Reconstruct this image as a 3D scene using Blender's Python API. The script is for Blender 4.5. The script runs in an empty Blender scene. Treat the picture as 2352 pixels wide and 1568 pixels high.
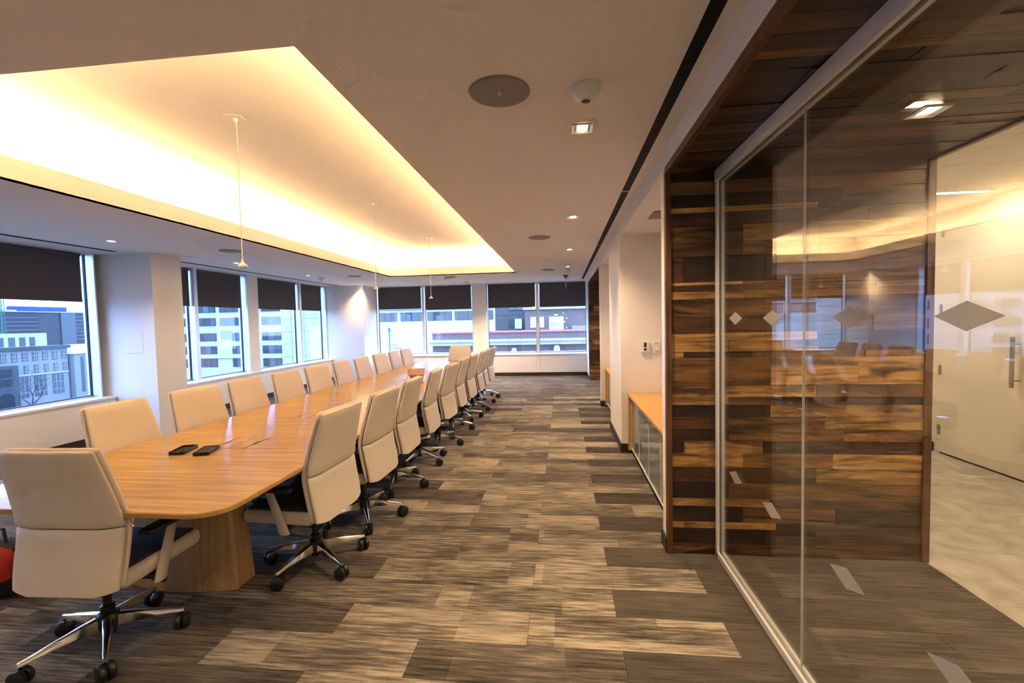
import bpy, bmesh, math, random
from mathutils import Vector, Matrix

# ------------------------------------------------------------------ camera, world, exposure
S = bpy.context.scene
C = S.collection
RND = random.Random(11)

YAW, PITCH, ROLL, FPX = -0.112597, -0.0450866, -0.022276, 1028.879
CAM_Z = 1.58
d = Vector((math.sin(YAW) * math.cos(PITCH), math.cos(YAW) * math.cos(PITCH), math.sin(PITCH)))
r = Vector((math.cos(YAW), -math.sin(YAW), 0))
u = r.cross(d)
r2 = r * math.cos(ROLL) + u * math.sin(ROLL)
u2 = u * math.cos(ROLL) - r * math.sin(ROLL)
cam = bpy.data.cameras.new('camera')
cam.sensor_width = 36
cam.lens = 36 * FPX / 2352
cam.clip_start = 0.02
cam.clip_end = 800
co = bpy.data.objects.new('camera', cam)
co.matrix_world = Matrix(((r2.x, u2.x, -d.x, 0), (r2.y, u2.y, -d.y, 0), (r2.z, u2.z, -d.z, CAM_Z), (0, 0, 0, 1)))
C.objects.link(co)
S.camera = co

S.view_settings.view_transform = 'Standard'
S.view_settings.look = 'None'
S.view_settings.exposure = 2.5
S.view_settings.gamma = 1.0
S.view_settings.use_curve_mapping = False
S.cycles.use_denoising = True
S.cycles.max_bounces = 6
S.cycles.diffuse_bounces = 4
S.cycles.glossy_bounces = 3
S.cycles.transparent_max_bounces = 12
S.cycles.adaptive_threshold = 0.05
S.cycles.adaptive_min_samples = 28
S.cycles.caustics_reflective = False
S.cycles.caustics_refractive = False
S.cycles.sample_clamp_indirect = 8.0

SKY = 2.05            # overcast daylight
COVE = 21.5          # LED strips in the ceiling cove
SPOT = 34.0          # recessed downlights (watts)
CORR = 20.0          # corridor linear lamps, the visible one and the added ones
WARM = (1.0, 0.66, 0.32)

w = bpy.data.worlds.new('overcast_sky')
S.world = w
w.use_nodes = True
nt = w.node_tree
bg = nt.nodes['Background']
tc = nt.nodes.new('ShaderNodeTexCoord')
sp = nt.nodes.new('ShaderNodeSeparateXYZ')
rp = nt.nodes.new('ShaderNodeValToRGB')
nt.links.new(tc.outputs['Generated'], sp.inputs[0])
nt.links.new(sp.outputs[2], rp.inputs[0])
rp.color_ramp.elements[0].position = 0.0
rp.color_ramp.elements[0].color = (0.44, 0.57, 0.92, 1)
rp.color_ramp.elements[1].position = 0.7
rp.color_ramp.elements[1].color = (0.56, 0.70, 1.0, 1)
nt.links.new(rp.outputs[0], bg.inputs[0])
bg.inputs[1].default_value = SKY

# ------------------------------------------------------------------ helpers
class N:
    def __init__(s, m):
        s.t = m.node_tree
    def n(s, typ, **k):
        o = s.t.nodes.new(typ)
        for a, b in k.items():
            setattr(o, a, b)
        return o
    def l(s, a, b):
        s.t.links.new(a, b)

def pm(name, col, rough=0.6, metal=0.0, spec=0.5, emit=None, es=0.0, coat=0.0):
    m = bpy.data.materials.new(name)
    m.use_nodes = True
    b = m.node_tree.nodes['Principled BSDF']
    b.inputs['Base Color'].default_value = (*col, 1)
    b.inputs['Roughness'].default_value = rough
    b.inputs['Metallic'].default_value = metal
    b.inputs['Specular IOR Level'].default_value = spec
    b.inputs['Coat Weight'].default_value = coat
    if emit:
        b.inputs['Emission Color'].default_value = (*emit, 1)
        b.inputs['Emission Strength'].default_value = es
    return m

def noisy(m, scale=40, amount=0.12, bump=0.0, bscale=None, stretch=(1, 1, 1), detail=3):
    """vary a material's base colour a little with noise, and give it fine relief"""
    g = N(m)
    b = m.node_tree.nodes['Principled BSDF']
    col = b.inputs['Base Color'].default_value[:]
    tc = g.n('ShaderNodeTexCoord')
    mp = g.n('ShaderNodeMapping')
    mp.inputs['Scale'].default_value = stretch
    g.l(tc.outputs['Object'], mp.inputs[0])
    nz = g.n('ShaderNodeTexNoise')
    nz.inputs['Scale'].default_value = scale
    nz.inputs['Detail'].default_value = detail
    g.l(mp.outputs[0], nz.inputs['Vector'])
    rp = g.n('ShaderNodeValToRGB')
    rp.color_ramp.elements[0].position = 0.3
    rp.color_ramp.elements[1].position = 0.7
    rp.color_ramp.elements[0].color = tuple(c * (1 - amount) for c in col[:3]) + (1,)
    rp.color_ramp.elements[1].color = tuple(min(1, c * (1 + amount)) for c in col[:3]) + (1,)
    g.l(nz.outputs[0], rp.inputs[0])
    g.l(rp.outputs[0], b.inputs['Base Color'])
    if bump:
        n2 = g.n('ShaderNodeTexNoise')
        n2.inputs['Scale'].default_value = bscale or scale
        g.l(mp.outputs[0], n2.inputs['Vector'])
        bp = g.n('ShaderNodeBump')
        bp.inputs['Strength'].default_value = bump
        bp.inputs['Distance'].default_value = 0.004
        g.l(n2.outputs[0], bp.inputs['Height'])
        g.l(bp.outputs[0], b.inputs['Normal'])
    return m

def glass(name, tint, ior_r=0.04):
    """thin clear pane: straight-through transmission plus mirror reflection by Schlick's law"""
    m = bpy.data.materials.new(name)
    m.use_nodes = True
    g = N(m)
    g.t.nodes.clear()
    out = g.n('ShaderNodeOutputMaterial')
    mix = g.n('ShaderNodeMixShader')
    tr = g.n('ShaderNodeBsdfTransparent')
    tr.inputs[0].default_value = (*tint, 1)
    gl = g.n('ShaderNodeBsdfGlossy')
    gl.inputs['Roughness'].default_value = 0.0
    gl.inputs['Color'].default_value = (1, 1, 1, 1)
    lw = g.n('ShaderNodeLayerWeight')
    lw.inputs[0].default_value = 0.5
    pw = g.n('ShaderNodeMath', operation='POWER')
    pw.inputs[1].default_value = 5.0
    ma = g.n('ShaderNodeMath', operation='MULTIPLY_ADD')
    ma.inputs[1].default_value = 1 - ior_r
    ma.inputs[2].default_value = ior_r
    g.l(lw.outputs['Facing'], pw.inputs[0])
    g.l(pw.outputs[0], ma.inputs[0])
    g.l(ma.outputs[0], mix.inputs[0])
    g.l(tr.outputs[0], mix.inputs[1])
    g.l(gl.outputs[0], mix.inputs[2])
    g.l(mix.outputs[0], out.inputs[0])
    return m

class MB:
    """collects simple shapes into ONE mesh"""
    def __init__(s):
        s.v, s.f = [], []
    def add(s, v, f):
        k = len(s.v)
        s.v += [tuple(p) for p in v]
        s.f += [tuple(i + k for i in q) for q in f]
        return s
    def box(s, x0, x1, y0, y1, z0, z1):
        return s.add([(x0, y0, z0), (x1, y0, z0), (x1, y1, z0), (x0, y1, z0), (x0, y0, z1), (x1, y0, z1), (x1, y1, z1), (x0, y1, z1)],
                     [(0, 3, 2, 1), (4, 5, 6, 7), (0, 1, 5, 4), (1, 2, 6, 5), (2, 3, 7, 6), (3, 0, 4, 7)])
    def rings(s, rs, cap=True):
        n = len(rs[0])
        v = [p for q in rs for p in q]
        f = []
        for a in range(len(rs) - 1):
            for i in range(n):
                j = (i + 1) % n
                f.append((a * n + i, a * n + j, (a + 1) * n + j, (a + 1) * n + i))
        if cap:
            f.append(tuple(range(n - 1, -1, -1)))
            f.append(tuple((len(rs) - 1) * n + i for i in range(n)))
        return s.add(v, f)
    def lathe(s, prof, n=20, c=(0, 0, 0), axis='z'):
        rs = []
        for rad, h in prof:
            q = []
            for i in range(n):
                a = 2 * math.pi * i / n
                p = (rad * math.cos(a), rad * math.sin(a), h)
                if axis == 'x':
                    p = (p[2], p[0], p[1])
                elif axis == 'y':
                    p = (p[1], p[2], p[0])
                q.append((p[0] + c[0], p[1] + c[1], p[2] + c[2]))
            rs.append(q)
        return s.rings(rs)
    def tube(s, pts, rad, n=8):
        rs = []
        P = [Vector(p) for p in pts]
        for i, p in enumerate(P):
            t = (P[min(i + 1, len(P) - 1)] - P[max(i - 1, 0)]).normalized()
            a = t.orthogonal().normalized() if i == 0 else (a - t * a.dot(t)).normalized()
            b = t.cross(a)
            q = rad[i] if isinstance(rad, (list, tuple)) else rad
            rs.append([tuple(p + (a * math.cos(2 * math.pi * k / n) + b * math.sin(2 * math.pi * k / n)) * q) for k in range(n)])
        return s.rings(rs)
    def prism(s, poly, z0, z1):
        n = len(poly)
        return s.add([(x, y, z0) for x, y in poly] + [(x, y, z1) for x, y in poly],
                     [tuple(range(n - 1, -1, -1)), tuple(range(n, 2 * n))] + [(i, (i + 1) % n, n + (i + 1) % n, n + i) for i in range(n)])
    def mesh(s, name, mat, smooth=False, bevel=0.0, seg=2):
        me = bpy.data.meshes.new(name)
        me.from_pydata(s.v, [], s.f)
        if bevel or smooth:
            bm = bmesh.new()
            bm.from_mesh(me)
            bmesh.ops.recalc_face_normals(bm, faces=bm.faces)
            if bevel:
                ed = [e for e in bm.edges if len(e.link_faces) == 2 and e.calc_face_angle(0) > 0.6]
                bmesh.ops.bevel(bm, geom=ed, offset=bevel, segments=seg, affect='EDGES', profile=0.5, clamp_overlap=True)
            bm.to_mesh(me)
            bm.free()
        if smooth:
            for p in me.polygons:
                p.use_smooth = True
            me.set_sharp_from_angle(angle=math.radians(42))
        me.materials.append(mat)
        me.update()
        return me
    def build(s, name, mat, parent=None, smooth=False, bevel=0.0, seg=2, label=None):
        o = bpy.data.objects.new(name, s.mesh(name, mat, smooth, bevel, seg))
        C.objects.link(o)
        if parent:
            o.parent = parent
        if label:
            o['label'] = label
        return o

def box(name, x0, x1, y0, y1, z0, z1, mat, parent=None, bevel=0.0, label=None):
    return MB().box(x0, x1, y0, y1, z0, z1).build(name, mat, parent, bevel=bevel, label=label)

def empty(name, loc=(0, 0, 0), rz=0.0, parent=None):
    o = bpy.data.objects.new(name, None)
    o.empty_display_size = 0.1
    o.location = loc
    o.rotation_euler = (0, 0, rz)
    C.objects.link(o)
    if parent:
        o.parent = parent
    return o

def tag(o, label, cat, group=None, kind=None):
    o['label'] = label
    o['category'] = cat
    if group:
        o['group'] = group
    if kind:
        o['kind'] = kind
    return o

def struct(o, label=None):
    o['kind'] = 'structure'
    if label:
        o['label'] = label
    return o

def copy_tree(o, parent=None):
    c = o.copy()
    C.objects.link(c)
    c.parent = parent
    for ch in list(o.children):
        copy_tree(ch, c)
    return c

# ------------------------------------------------------------------ materials
M = {}
M['paint'] = noisy(pm('white_paint', (0.80, 0.78, 0.75), 0.75), 90, 0.02)
M['ceil'] = noisy(pm('ceiling_paint', (0.80, 0.77, 0.74), 0.85), 60, 0.02)
M['panel'] = pm('white_panel', (0.78, 0.77, 0.75), 0.5)
M['alu'] = noisy(pm('brushed_aluminium', (0.74, 0.74, 0.75), 0.38, 0.35), 60, 0.05)
M['frame'] = pm('window_frame', (0.72, 0.76, 0.80), 0.35, 0.5)
M['gasket'] = pm('black_gasket', (0.02, 0.02, 0.02), 0.5)
M['black'] = pm('black_plastic', (0.012, 0.012, 0.013), 0.35)
M['blackm'] = pm('black_matt', (0.02, 0.019, 0.018), 0.8)
M['chrome'] = pm('polished_aluminium', (0.86, 0.85, 0.83), 0.14, 1.0)
M['base'] = pm('black_baseboard', (0.022, 0.02, 0.02), 0.55)
M['blind'] = noisy(pm('charcoal_blind_fabric', (0.082, 0.076, 0.080), 0.9), 500, 0.45, 0.1, 700)
M['leather'] = noisy(pm('cream_leather', (0.70, 0.62, 0.52), 0.48, 0, 0.4), 160, 0.035, 0.10, 420)
M['seat'] = noisy(pm('charcoal_seat_fabric', (0.030, 0.029, 0.032), 0.85), 300, 0.3, 0.1, 500)
M['armpost'] = pm('cream_arm_plastic', (0.56, 0.47, 0.37), 0.45)
M['wglass_l'] = glass('window_glass_blue', (0.70, 0.83, 0.96))
M['wglass_f'] = glass('window_glass_clear', (0.86, 0.95, 1.0))
M['glass'] = glass('partition_glass', (0.93, 0.93, 0.91), 0.065)
M['frost'] = pm('etched_film', (0.40, 0.37, 0.32), 0.8)
_g = N(M['frost'])
_o = [n for n in _g.t.nodes if n.type == 'OUTPUT_MATERIAL'][0]
_mx = _g.n('ShaderNodeMixShader')
_mx.inputs[0].default_value = 0.42
_tb = _g.n('ShaderNodeBsdfTransparent')
_g.l(_g.t.nodes['Principled BSDF'].outputs[0], _mx.inputs[1])
_g.l(_tb.outputs[0], _mx.inputs[2])
_g.l(_mx.outputs[0], _o.inputs[0])
M['whitepl'] = pm('white_plastic', (0.75, 0.74, 0.72), 0.4)
M['greypl'] = noisy(pm('grey_grille', (0.30, 0.26, 0.23), 0.7), 700, 0.4)
M['darkslot'] = noisy(pm('black_slot_metal', (0.005, 0.005, 0.0055), 0.6, 0.0, 0.15), 30, 0.5)
M['lcd'] = pm('thermostat_display', (0.015, 0.018, 0.015), 0.2)
M['counter'] = noisy(pm('light_oak_counter', (0.62, 0.33, 0.09), 0.35), 30, 0.12, 0, None, (1, 14, 14))
M['cglass'] = pm('grey_green_cabinet_glass', (0.20, 0.26, 0.26), 0.06, 0, 0.6)
M['door'] = pm('cream_door', (0.72, 0.66, 0.57), 0.5)
M['steel'] = noisy(pm('brushed_steel', (0.42, 0.38, 0.34), 0.35, 0.9), 80, 0.08)
M['red'] = pm('red_nylon', (0.55, 0.02, 0.015), 0.6)
M['redbr'] = pm('red_sprinkler', (0.5, 0.03, 0.03), 0.4)
M['copper'] = pm('rose_tablet_case', (0.55, 0.33, 0.24), 0.5)
M['led'] = pm('warm_led', (1, 0.9, 0.75), 0.5, emit=WARM, es=COVE)
M['lamp'] = pm('downlight_lens', (1, 0.9, 0.75), 0.5, emit=(1.0, 0.80, 0.52), es=12.0)
M['corrlamp'] = pm('corridor_lamp', (1, 1, 1), 0.5, emit=(1.0, 0.80, 0.55), es=CORR)
M['spline'] = pm('dark_gap', (0.03, 0.024, 0.02), 0.9)

def wood_planks():
    m = bpy.data.materials.new('walnut_planks')
    m.use_nodes = True
    g = N(m)
    b = m.node_tree.nodes['Principled BSDF']
    b.inputs['Roughness'].default_value = 0.42
    oi = g.n('ShaderNodeObjectInfo')
    ge = g.n('ShaderNodeNewGeometry')
    cb = g.n('ShaderNodeCombineXYZ')
    mu = g.n('ShaderNodeMath', operation='MULTIPLY')
    mu.inputs[1].default_value = 53.0
    g.l(oi.outputs['Random'], mu.inputs[0])
    for i in range(3):
        g.l(mu.outputs[0], cb.inputs[i])
    va = g.n('ShaderNodeVectorMath', operation='ADD')
    g.l(ge.outputs['Position'], va.inputs[0])
    g.l(cb.outputs[0], va.inputs[1])
    mp = g.n('ShaderNodeMapping')
    mp.inputs['Scale'].default_value = (1.1, 10, 10)
    g.l(va.outputs[0], mp.inputs[0])
    n1 = g.n('ShaderNodeTexNoise')
    n1.inputs['Scale'].default_value = 1.6
    n1.inputs['Detail'].default_value = 6
    n1.inputs['Roughness'].default_value = 0.62
    n1.inputs['Distortion'].default_value = 1.1
    g.l(mp.outputs[0], n1.inputs['Vector'])
    r1 = g.n('ShaderNodeValToRGB')
    r1.color_ramp.elements[0].position = 0.34
    r1.color_ramp.elements[1].position = 0.66
    r1.color_ramp.elements[0].color = (0.14, 0.12, 0.11, 1)
    r1.color_ramp.elements[1].color = (1.65, 1.62, 1.55, 1)
    g.l(n1.outputs[0], r1.inputs[0])
    mp2 = g.n('ShaderNodeMapping')
    mp2.inputs['Scale'].default_value = (6, 160, 160)
    g.l(va.outputs[0], mp2.inputs[0])
    n2 = g.n('ShaderNodeTexNoise')
    n2.inputs['Scale'].default_value = 1.0
    n2.inputs['Detail'].default_value = 3
    g.l(mp2.outputs[0], n2.inputs['Vector'])
    r2_ = g.n('ShaderNodeValToRGB')
    r2_.color_ramp.elements[0].position = 0.3
    r2_.color_ramp.elements[1].position = 0.7
    r2_.color_ramp.elements[0].color = (0.74, 0.72, 0.7, 1)
    r2_.color_ramp.elements[1].color = (1.1, 1.1, 1.1, 1)
    g.l(n2.outputs[0], r2_.inputs[0])
    m1 = g.n('ShaderNodeMix', data_type='RGBA', blend_type='MULTIPLY')
    m1.inputs[0].default_value = 1
    g.l(oi.outputs['Color'], m1.inputs[6])
    g.l(r1.outputs[0], m1.inputs[7])
    m2 = g.n('ShaderNodeMix', data_type='RGBA', blend_type='MULTIPLY')
    m2.inputs[0].default_value = 1
    g.l(m1.outputs[2], m2.inputs[6])
    g.l(r2_.outputs[0], m2.inputs[7])
    g.l(m2.outputs[2], b.inputs['Base Color'])
    bp = g.n('ShaderNodeBump')
    bp.inputs['Strength'].default_value = 0.15
    bp.inputs['Distance'].default_value = 0.002
    g.l(n2.outputs[0], bp.inputs['Height'])
    g.l(bp.outputs[0], b.inputs['Normal'])
    return m
M['walnut'] = wood_planks()

def veneer(name, a, bcol, axis_scale, rough=0.3, big=(1, 1, 1)):
    m = bpy.data.materials.new(name)
    m.use_nodes = True
    g = N(m)
    b = m.node_tree.nodes['Principled BSDF']
    b.inputs['Roughness'].default_value = rough
    tc = g.n('ShaderNodeTexCoord')
    mp = g.n('ShaderNodeMapping')
    mp.inputs['Scale'].default_value = axis_scale
    g.l(tc.outputs['Object'], mp.inputs[0])
    n1 = g.n('ShaderNodeTexNoise')
    n1.inputs['Scale'].default_value = 1.0
    n1.inputs['Detail'].default_value = 5
    n1.inputs['Roughness'].default_value = 0.6
    n1.inputs['Distortion'].default_value = 0.3
    g.l(mp.outputs[0], n1.inputs['Vector'])
    rp = g.n('ShaderNodeValToRGB')
    rp.color_ramp.elements[0].position = 0.32
    rp.color_ramp.elements[1].position = 0.68
    rp.color_ramp.elements[0].color = (*a, 1)
    rp.color_ramp.elements[1].color = (*bcol, 1)
    g.l(n1.outputs[0], rp.inputs[0])
    g.l(rp.outputs[0], b.inputs['Base Color'])
    return m
M['table'] = veneer('oak_table_veneer', (0.40, 0.225, 0.06), (0.60, 0.37, 0.11), (1.6, 34, 20), 0.22)
M['table_leg'] = veneer('oak_pedestal_veneer', (0.40, 0.23, 0.10), (0.58, 0.37, 0.18), (40, 40, 1.4), 0.4)
M['trimwood'] = veneer('walnut_trim', (0.05, 0.02, 0.008), (0.17, 0.07, 0.025), (30, 30, 2), 0.4)

def carpet():
    m = bpy.data.materials.new('carpet_planks')
    m.use_nodes = True
    g = N(m)
    b = m.node_tree.nodes['Principled BSDF']
    b.inputs['Roughness'].default_value = 0.97
    b.inputs['Specular IOR Level'].default_value = 0.1
    oi = g.n('ShaderNodeObjectInfo')
    ge = g.n('ShaderNodeNewGeometry')
    cb = g.n('ShaderNodeCombineXYZ')
    mu = g.n('ShaderNodeMath', operation='MULTIPLY')
    mu.inputs[1].default_value = 37.0
    g.l(oi.outputs['Random'], mu.inputs[0])
    g.l(mu.outputs[0], cb.inputs[0])
    g.l(mu.outputs[0], cb.inputs[1])
    va = g.n('ShaderNodeVectorMath', operation='ADD')
    g.l(ge.outputs['Position'], va.inputs[0])
    g.l(cb.outputs[0], va.inputs[1])
    def nz(scale, detail, rough=0.5):
        mp = g.n('ShaderNodeMapping')
        mp.inputs['Scale'].default_value = scale
        g.l(va.outputs[0], mp.inputs[0])
        n = g.n('ShaderNodeTexNoise')
        n.inputs['Scale'].default_value = 1
        n.inputs['Detail'].default_value = detail
        n.inputs['Roughness'].default_value = rough
        g.l(mp.outputs[0], n.inputs['Vector'])
        return n
    streak = nz((4.5, 62, 1), 3, 0.6)
    patch = nz((1.6, 5, 1), 2)
    loops = nz((210, 300, 1), 1)
    a1 = g.n('ShaderNodeMath', operation='MULTIPLY_ADD')   # streak weight
    a1.inputs[1].default_value = 1.15
    a1.inputs[2].default_value = -0.575
    g.l(streak.outputs[0], a1.inputs[0])
    a2 = g.n('ShaderNodeMath', operation='MULTIPLY_ADD')
    a2.inputs[1].default_value = 0.55
    g.l(patch.outputs[0], a2.inputs[0])
    g.l(a1.outputs[0], a2.inputs[2])
    a3 = g.n('ShaderNodeMath', operation='MULTIPLY_ADD')
    a3.inputs[1].default_value = 0.55
    g.l(loops.outputs[0], a3.inputs[0])
    g.l(a2.outputs[0], a3.inputs[2])
    bm_ = g.n('ShaderNodeMapping')
    bm_.inputs['Scale'].default_value = (1.9, 8.1, 0)
    g.l(va.outputs[0], bm_.inputs[0])
    fl_ = g.n('ShaderNodeVectorMath', operation='FLOOR')
    g.l(bm_.outputs[0], fl_.inputs[0])
    wn = g.n('ShaderNodeTexWhiteNoise', noise_dimensions='3D')
    g.l(fl_.outputs[0], wn.inputs['Vector'])
    a4 = g.n('ShaderNodeMath', operation='MULTIPLY_ADD')
    a4.inputs[1].default_value = 0.20
    a4.inputs[2].default_value = -0.10
    g.l(wn.outputs['Value'], a4.inputs[0])
    a5 = g.n('ShaderNodeMath', operation='ADD')
    g.l(a3.outputs[0], a5.inputs[0])
    g.l(a4.outputs[0], a5.inputs[1])
    a3 = a5
    sc = g.n('ShaderNodeSeparateColor')
    g.l(oi.outputs['Color'], sc.inputs[0])
    # red channel of the plank's tint = tone, green = how strongly it is streaked
    ct = g.n('ShaderNodeMath', operation='SUBTRACT')
    ct.inputs[1].default_value = 0.55
    g.l(a3.outputs[0], ct.inputs[0])
    mm = g.n('ShaderNodeMath', operation='MULTIPLY')
    g.l(ct.outputs[0], mm.inputs[0])
    g.l(sc.outputs[1], mm.inputs[1])
    ad = g.n('ShaderNodeMath', operation='ADD')
    g.l(mm.outputs[0], ad.inputs[0])
    g.l(sc.outputs[0], ad.inputs[1])
    rp = g.n('ShaderNodeValToRGB')
    e = rp.color_ramp.elements
    e[0].position = 0.10
    e[0].color = (0.030, 0.026, 0.023, 1)
    e[1].position = 0.92
    e[1].color = (0.40, 0.345, 0.27, 1)
    x = e.new(0.48)
    x.color = (0.125, 0.105, 0.088, 1)
    g.l(ad.outputs[0], rp.inputs[0])
    g.l(rp.outputs[0], b.inputs['Base Color'])
    bp = g.n('ShaderNodeBump')
    bp.inputs['Strength'].default_value = 0.5
    bp.inputs['Distance'].default_value = 0.004
    g.l(loops.outputs[0], bp.inputs['Height'])
    g.l(bp.outputs[0], b.inputs['Normal'])
    return m
M['carpet'] = carpet()

def stone():
    m = pm('stone_tile', (0.42, 0.37, 0.31), 0.45)
    g = N(m)
    b = m.node_tree.nodes['Principled BSDF']
    oi = g.n('ShaderNodeObjectInfo')
    ge = g.n('ShaderNodeNewGeometry')
    va = g.n('ShaderNodeVectorMath', operation='ADD')
    g.l(ge.outputs['Position'], va.inputs[0])
    mu = g.n('ShaderNodeVectorMath', operation='SCALE')
    mu.inputs[0].default_value = (31, 17, 5)
    g.l(oi.outputs['Random'], mu.inputs['Scale'])
    g.l(mu.outputs[0], va.inputs[1])
    n1 = g.n('ShaderNodeTexNoise')
    n1.inputs['Scale'].default_value = 3.0
    n1.inputs['Detail'].default_value = 5
    n1.inputs['Distortion'].default_value = 1.6
    g.l(va.outputs[0], n1.inputs['Vector'])
    rp = g.n('ShaderNodeValToRGB')
    rp.color_ramp.elements[0].position = 0.3
    rp.color_ramp.elements[1].position = 0.7
    rp.color_ramp.elements[0].color = (0.27, 0.23, 0.19, 1)
    rp.color_ramp.elements[1].color = (0.46, 0.41, 0.35, 1)
    g.l(n1.outputs[0], rp.inputs[0])
    g.l(rp.outputs[0], b.inputs['Base Color'])
    return m
M['stone'] = stone()

def bricks(name, c1, c2, mortar, scale=1.0):
    m = pm(name, c1, 0.9)
    g = N(m)
    b = m.node_tree.nodes['Principled BSDF']
    ge = g.n('ShaderNodeNewGeometry')
    sx = g.n('ShaderNodeSeparateXYZ')
    cb = g.n('ShaderNodeCombineXYZ')
    g.l(ge.outputs['Position'], sx.inputs[0])
    ad = g.n('ShaderNodeMath', operation='ADD')
    g.l(sx.outputs[0], ad.inputs[0])
    g.l(sx.outputs[1], ad.inputs[1])
    g.l(ad.outputs[0], cb.inputs[0])
    g.l(sx.outputs[2], cb.inputs[1])
    bt = g.n('ShaderNodeTexBrick')
    bt.inputs['Scale'].default_value = scale
    bt.inputs['Brick Width'].default_value = 0.24
    bt.inputs['Row Height'].default_value = 0.085
    bt.inputs['Mortar Size'].default_value = 0.012
    bt.inputs['Color1'].default_value = (*c1, 1)
    bt.inputs['Color2'].default_value = (*c2, 1)
    bt.inputs['Mortar'].default_value = (*mortar, 1)
    g.l(cb.outputs[0], bt.inputs['Vector'])
    g.l(bt.outputs[0], b.inputs['Base Color'])
    return m
M['brick'] = bricks('red_brick', (0.060, 0.022, 0.024), (0.035, 0.016, 0.020), (0.26, 0.24, 0.25))
M['bwhite'] = noisy(pm('white_facade', (0.42, 0.41, 0.40), 0.8), 3, 0.03)
M['bcream'] = noisy(pm('pale_facade', (0.22, 0.22, 0.23), 0.85), 2, 0.06)
M['bgrey'] = noisy(pm('blue_grey_cladding', (0.05, 0.055, 0.066), 0.8), 2, 0.1, 0, None, (1, 1, 6))
M['bdark'] = noisy(pm('dark_tower_cladding', (0.018, 0.02, 0.026), 0.5), 1.2, 0.35, 0, None, (2, 2, 0.3))
M['bwin'] = pm('office_window_glass', (0.02, 0.028, 0.036), 0.25, 0, 0.3)
M['bwin2'] = noisy(pm('curtained_window_glass', (0.06, 0.07, 0.078), 0.4), 3, 0.4, 0, None, (6, 6, 0.5))
M['bshade'] = pm('window_shade_brown', (0.05, 0.042, 0.045), 0.6)
M['bframe'] = pm('dark_mullion', (0.03, 0.04, 0.05), 0.5)
M['banner'] = noisy(pm('blue_scaffold_sheet', (0.02, 0.05, 0.22), 0.7), 0.4, 0.2)
M['coping'] = pm('red_coping', (0.42, 0.10, 0.12), 0.6)
M['ledge'] = noisy(pm('stone_ledge', (0.30, 0.30, 0.30), 0.8), 1.5, 0.12)
M['ground'] = noisy(pm('street_ground', (0.09, 0.09, 0.09), 0.9), 0.3, 0.2)
M['greenpipe'] = pm('green_pipe', (0.03, 0.12, 0.10), 0.6)
M['bark'] = pm('bare_bark', (0.05, 0.048, 0.05), 0.9)

# ------------------------------------------------------------------ room shell
XW, XG, XR = 0.68, 1.01, 2.26          # right wall face, glass line, end of the wood portal
YN, YF = -1.6, 12.88                   # near and far wall
XL = -6.8                              # left glass line
ZC, ZT, ZH = 2.68, 3.22, 2.525         # ceiling, tray ceiling, header underside
TX0, TX1, TY0, TY1 = -3.99, -1.03, 1.71, 10.18   # opening of the ceiling tray

# floor: slab + carpet planks
floor = struct(box('floor', XL - 0.2, XR, YN - 0.1, YF + 0.1, -0.12, -0.008, M['base']), 'carpeted floor of streaked grey and beige planks')
ROW = 0.247
def plank_tone(x, y, odd):
    """tone, streak strength"""
    lim = 0.80 if odd else 0.26
    if x > lim - 0.02:
        return (RND.uniform(0.30, 0.33) if x > 0.75 or y < 3 else RND.uniform(0.24, 0.29), 0.45)
    t = RND.random()
    if t < 0.34:
        return (RND.uniform(0.60, 0.72), 1.25)
    if t < 0.76:
        return (RND.uniform(0.46, 0.57), 1.15)
    return (RND.uniform(0.33, 0.42), 0.9)
PLANK = {(-1, 0): (.68, 1.2), (-1, 1): (.60, 1.2), (-2, 0): (.55, 1.5), (-2, 1): (.44, 1.1), (-3, 0): (.60, 1.4), (-3, 1): (.66, 1.2), (-4, 0): (.37, 1.0), (-4, 1): (.63, 1.2),
         (0, 0): (.50, 1.2), (0, 1): (.52, 1.2), (1, 0): (.50, 1.1), (1, 1): (.44, 1.1), (2, 0): (.52, 1.1), (3, 0): (.57, 1.2), (-5, 0): (.50, 1.2), (-5, 1): (.60, 1.2)}
planks = []
k0 = int((YN - 2.85) / ROW) - 1
for k in range(k0, int((YF - 2.85) / ROW) + 2):
    y0, y1 = 2.85 + k * ROW, 2.85 + (k + 1) * ROW
    y0, y1 = max(y0, YN), min(y1, YF)
    if y1 - y0 < 0.02:
        continue
    odd = k % 2
    e0 = 0.80 if odd else 0.26
    x = e0 - 8.0
    while x < XR:
        xa, xb = max(x, XL), min(x + 1.0, XR)
        if xb - xa > 0.02:
            n_ = int(round((e0 - 1.0 - x)))
            tn = plank_tone(xa, y0, odd)
            planks.append((xa, xb, y0, y1, PLANK.get((k, n_), tn)))
        x += 1.0
def pscore(p):
    xc, yc = (p[0] + p[1]) / 2, (p[2] + p[3]) / 2
    if yc < 0.6:
        return 99
    s = yc + (0 if xc > -2.4 else 2.5)
    return s
planks.sort(key=pscore)
rest = MB()
for i, (xa, xb, y0, y1, (t, s)) in enumerate(planks):
    if i < 300:
        o = box('carpet_plank', xa + 0.0008, xb - 0.0008, y0 + 0.0008, y1 - 0.0008, -0.008, RND.uniform(-0.0012, 0.0), M['carpet'], floor)
        o.color = (t, s, 0, 1)
    else:
        rest.box(xa + 0.0008, xb - 0.0008, y0 + 0.0008, y1 - 0.0008, -0.008, -0.0005)
o = rest.build('carpet_planks', M['carpet'], floor)
o.color = (0.46, 0.95, 0, 1)
o['kind'] = 'stuff'

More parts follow.
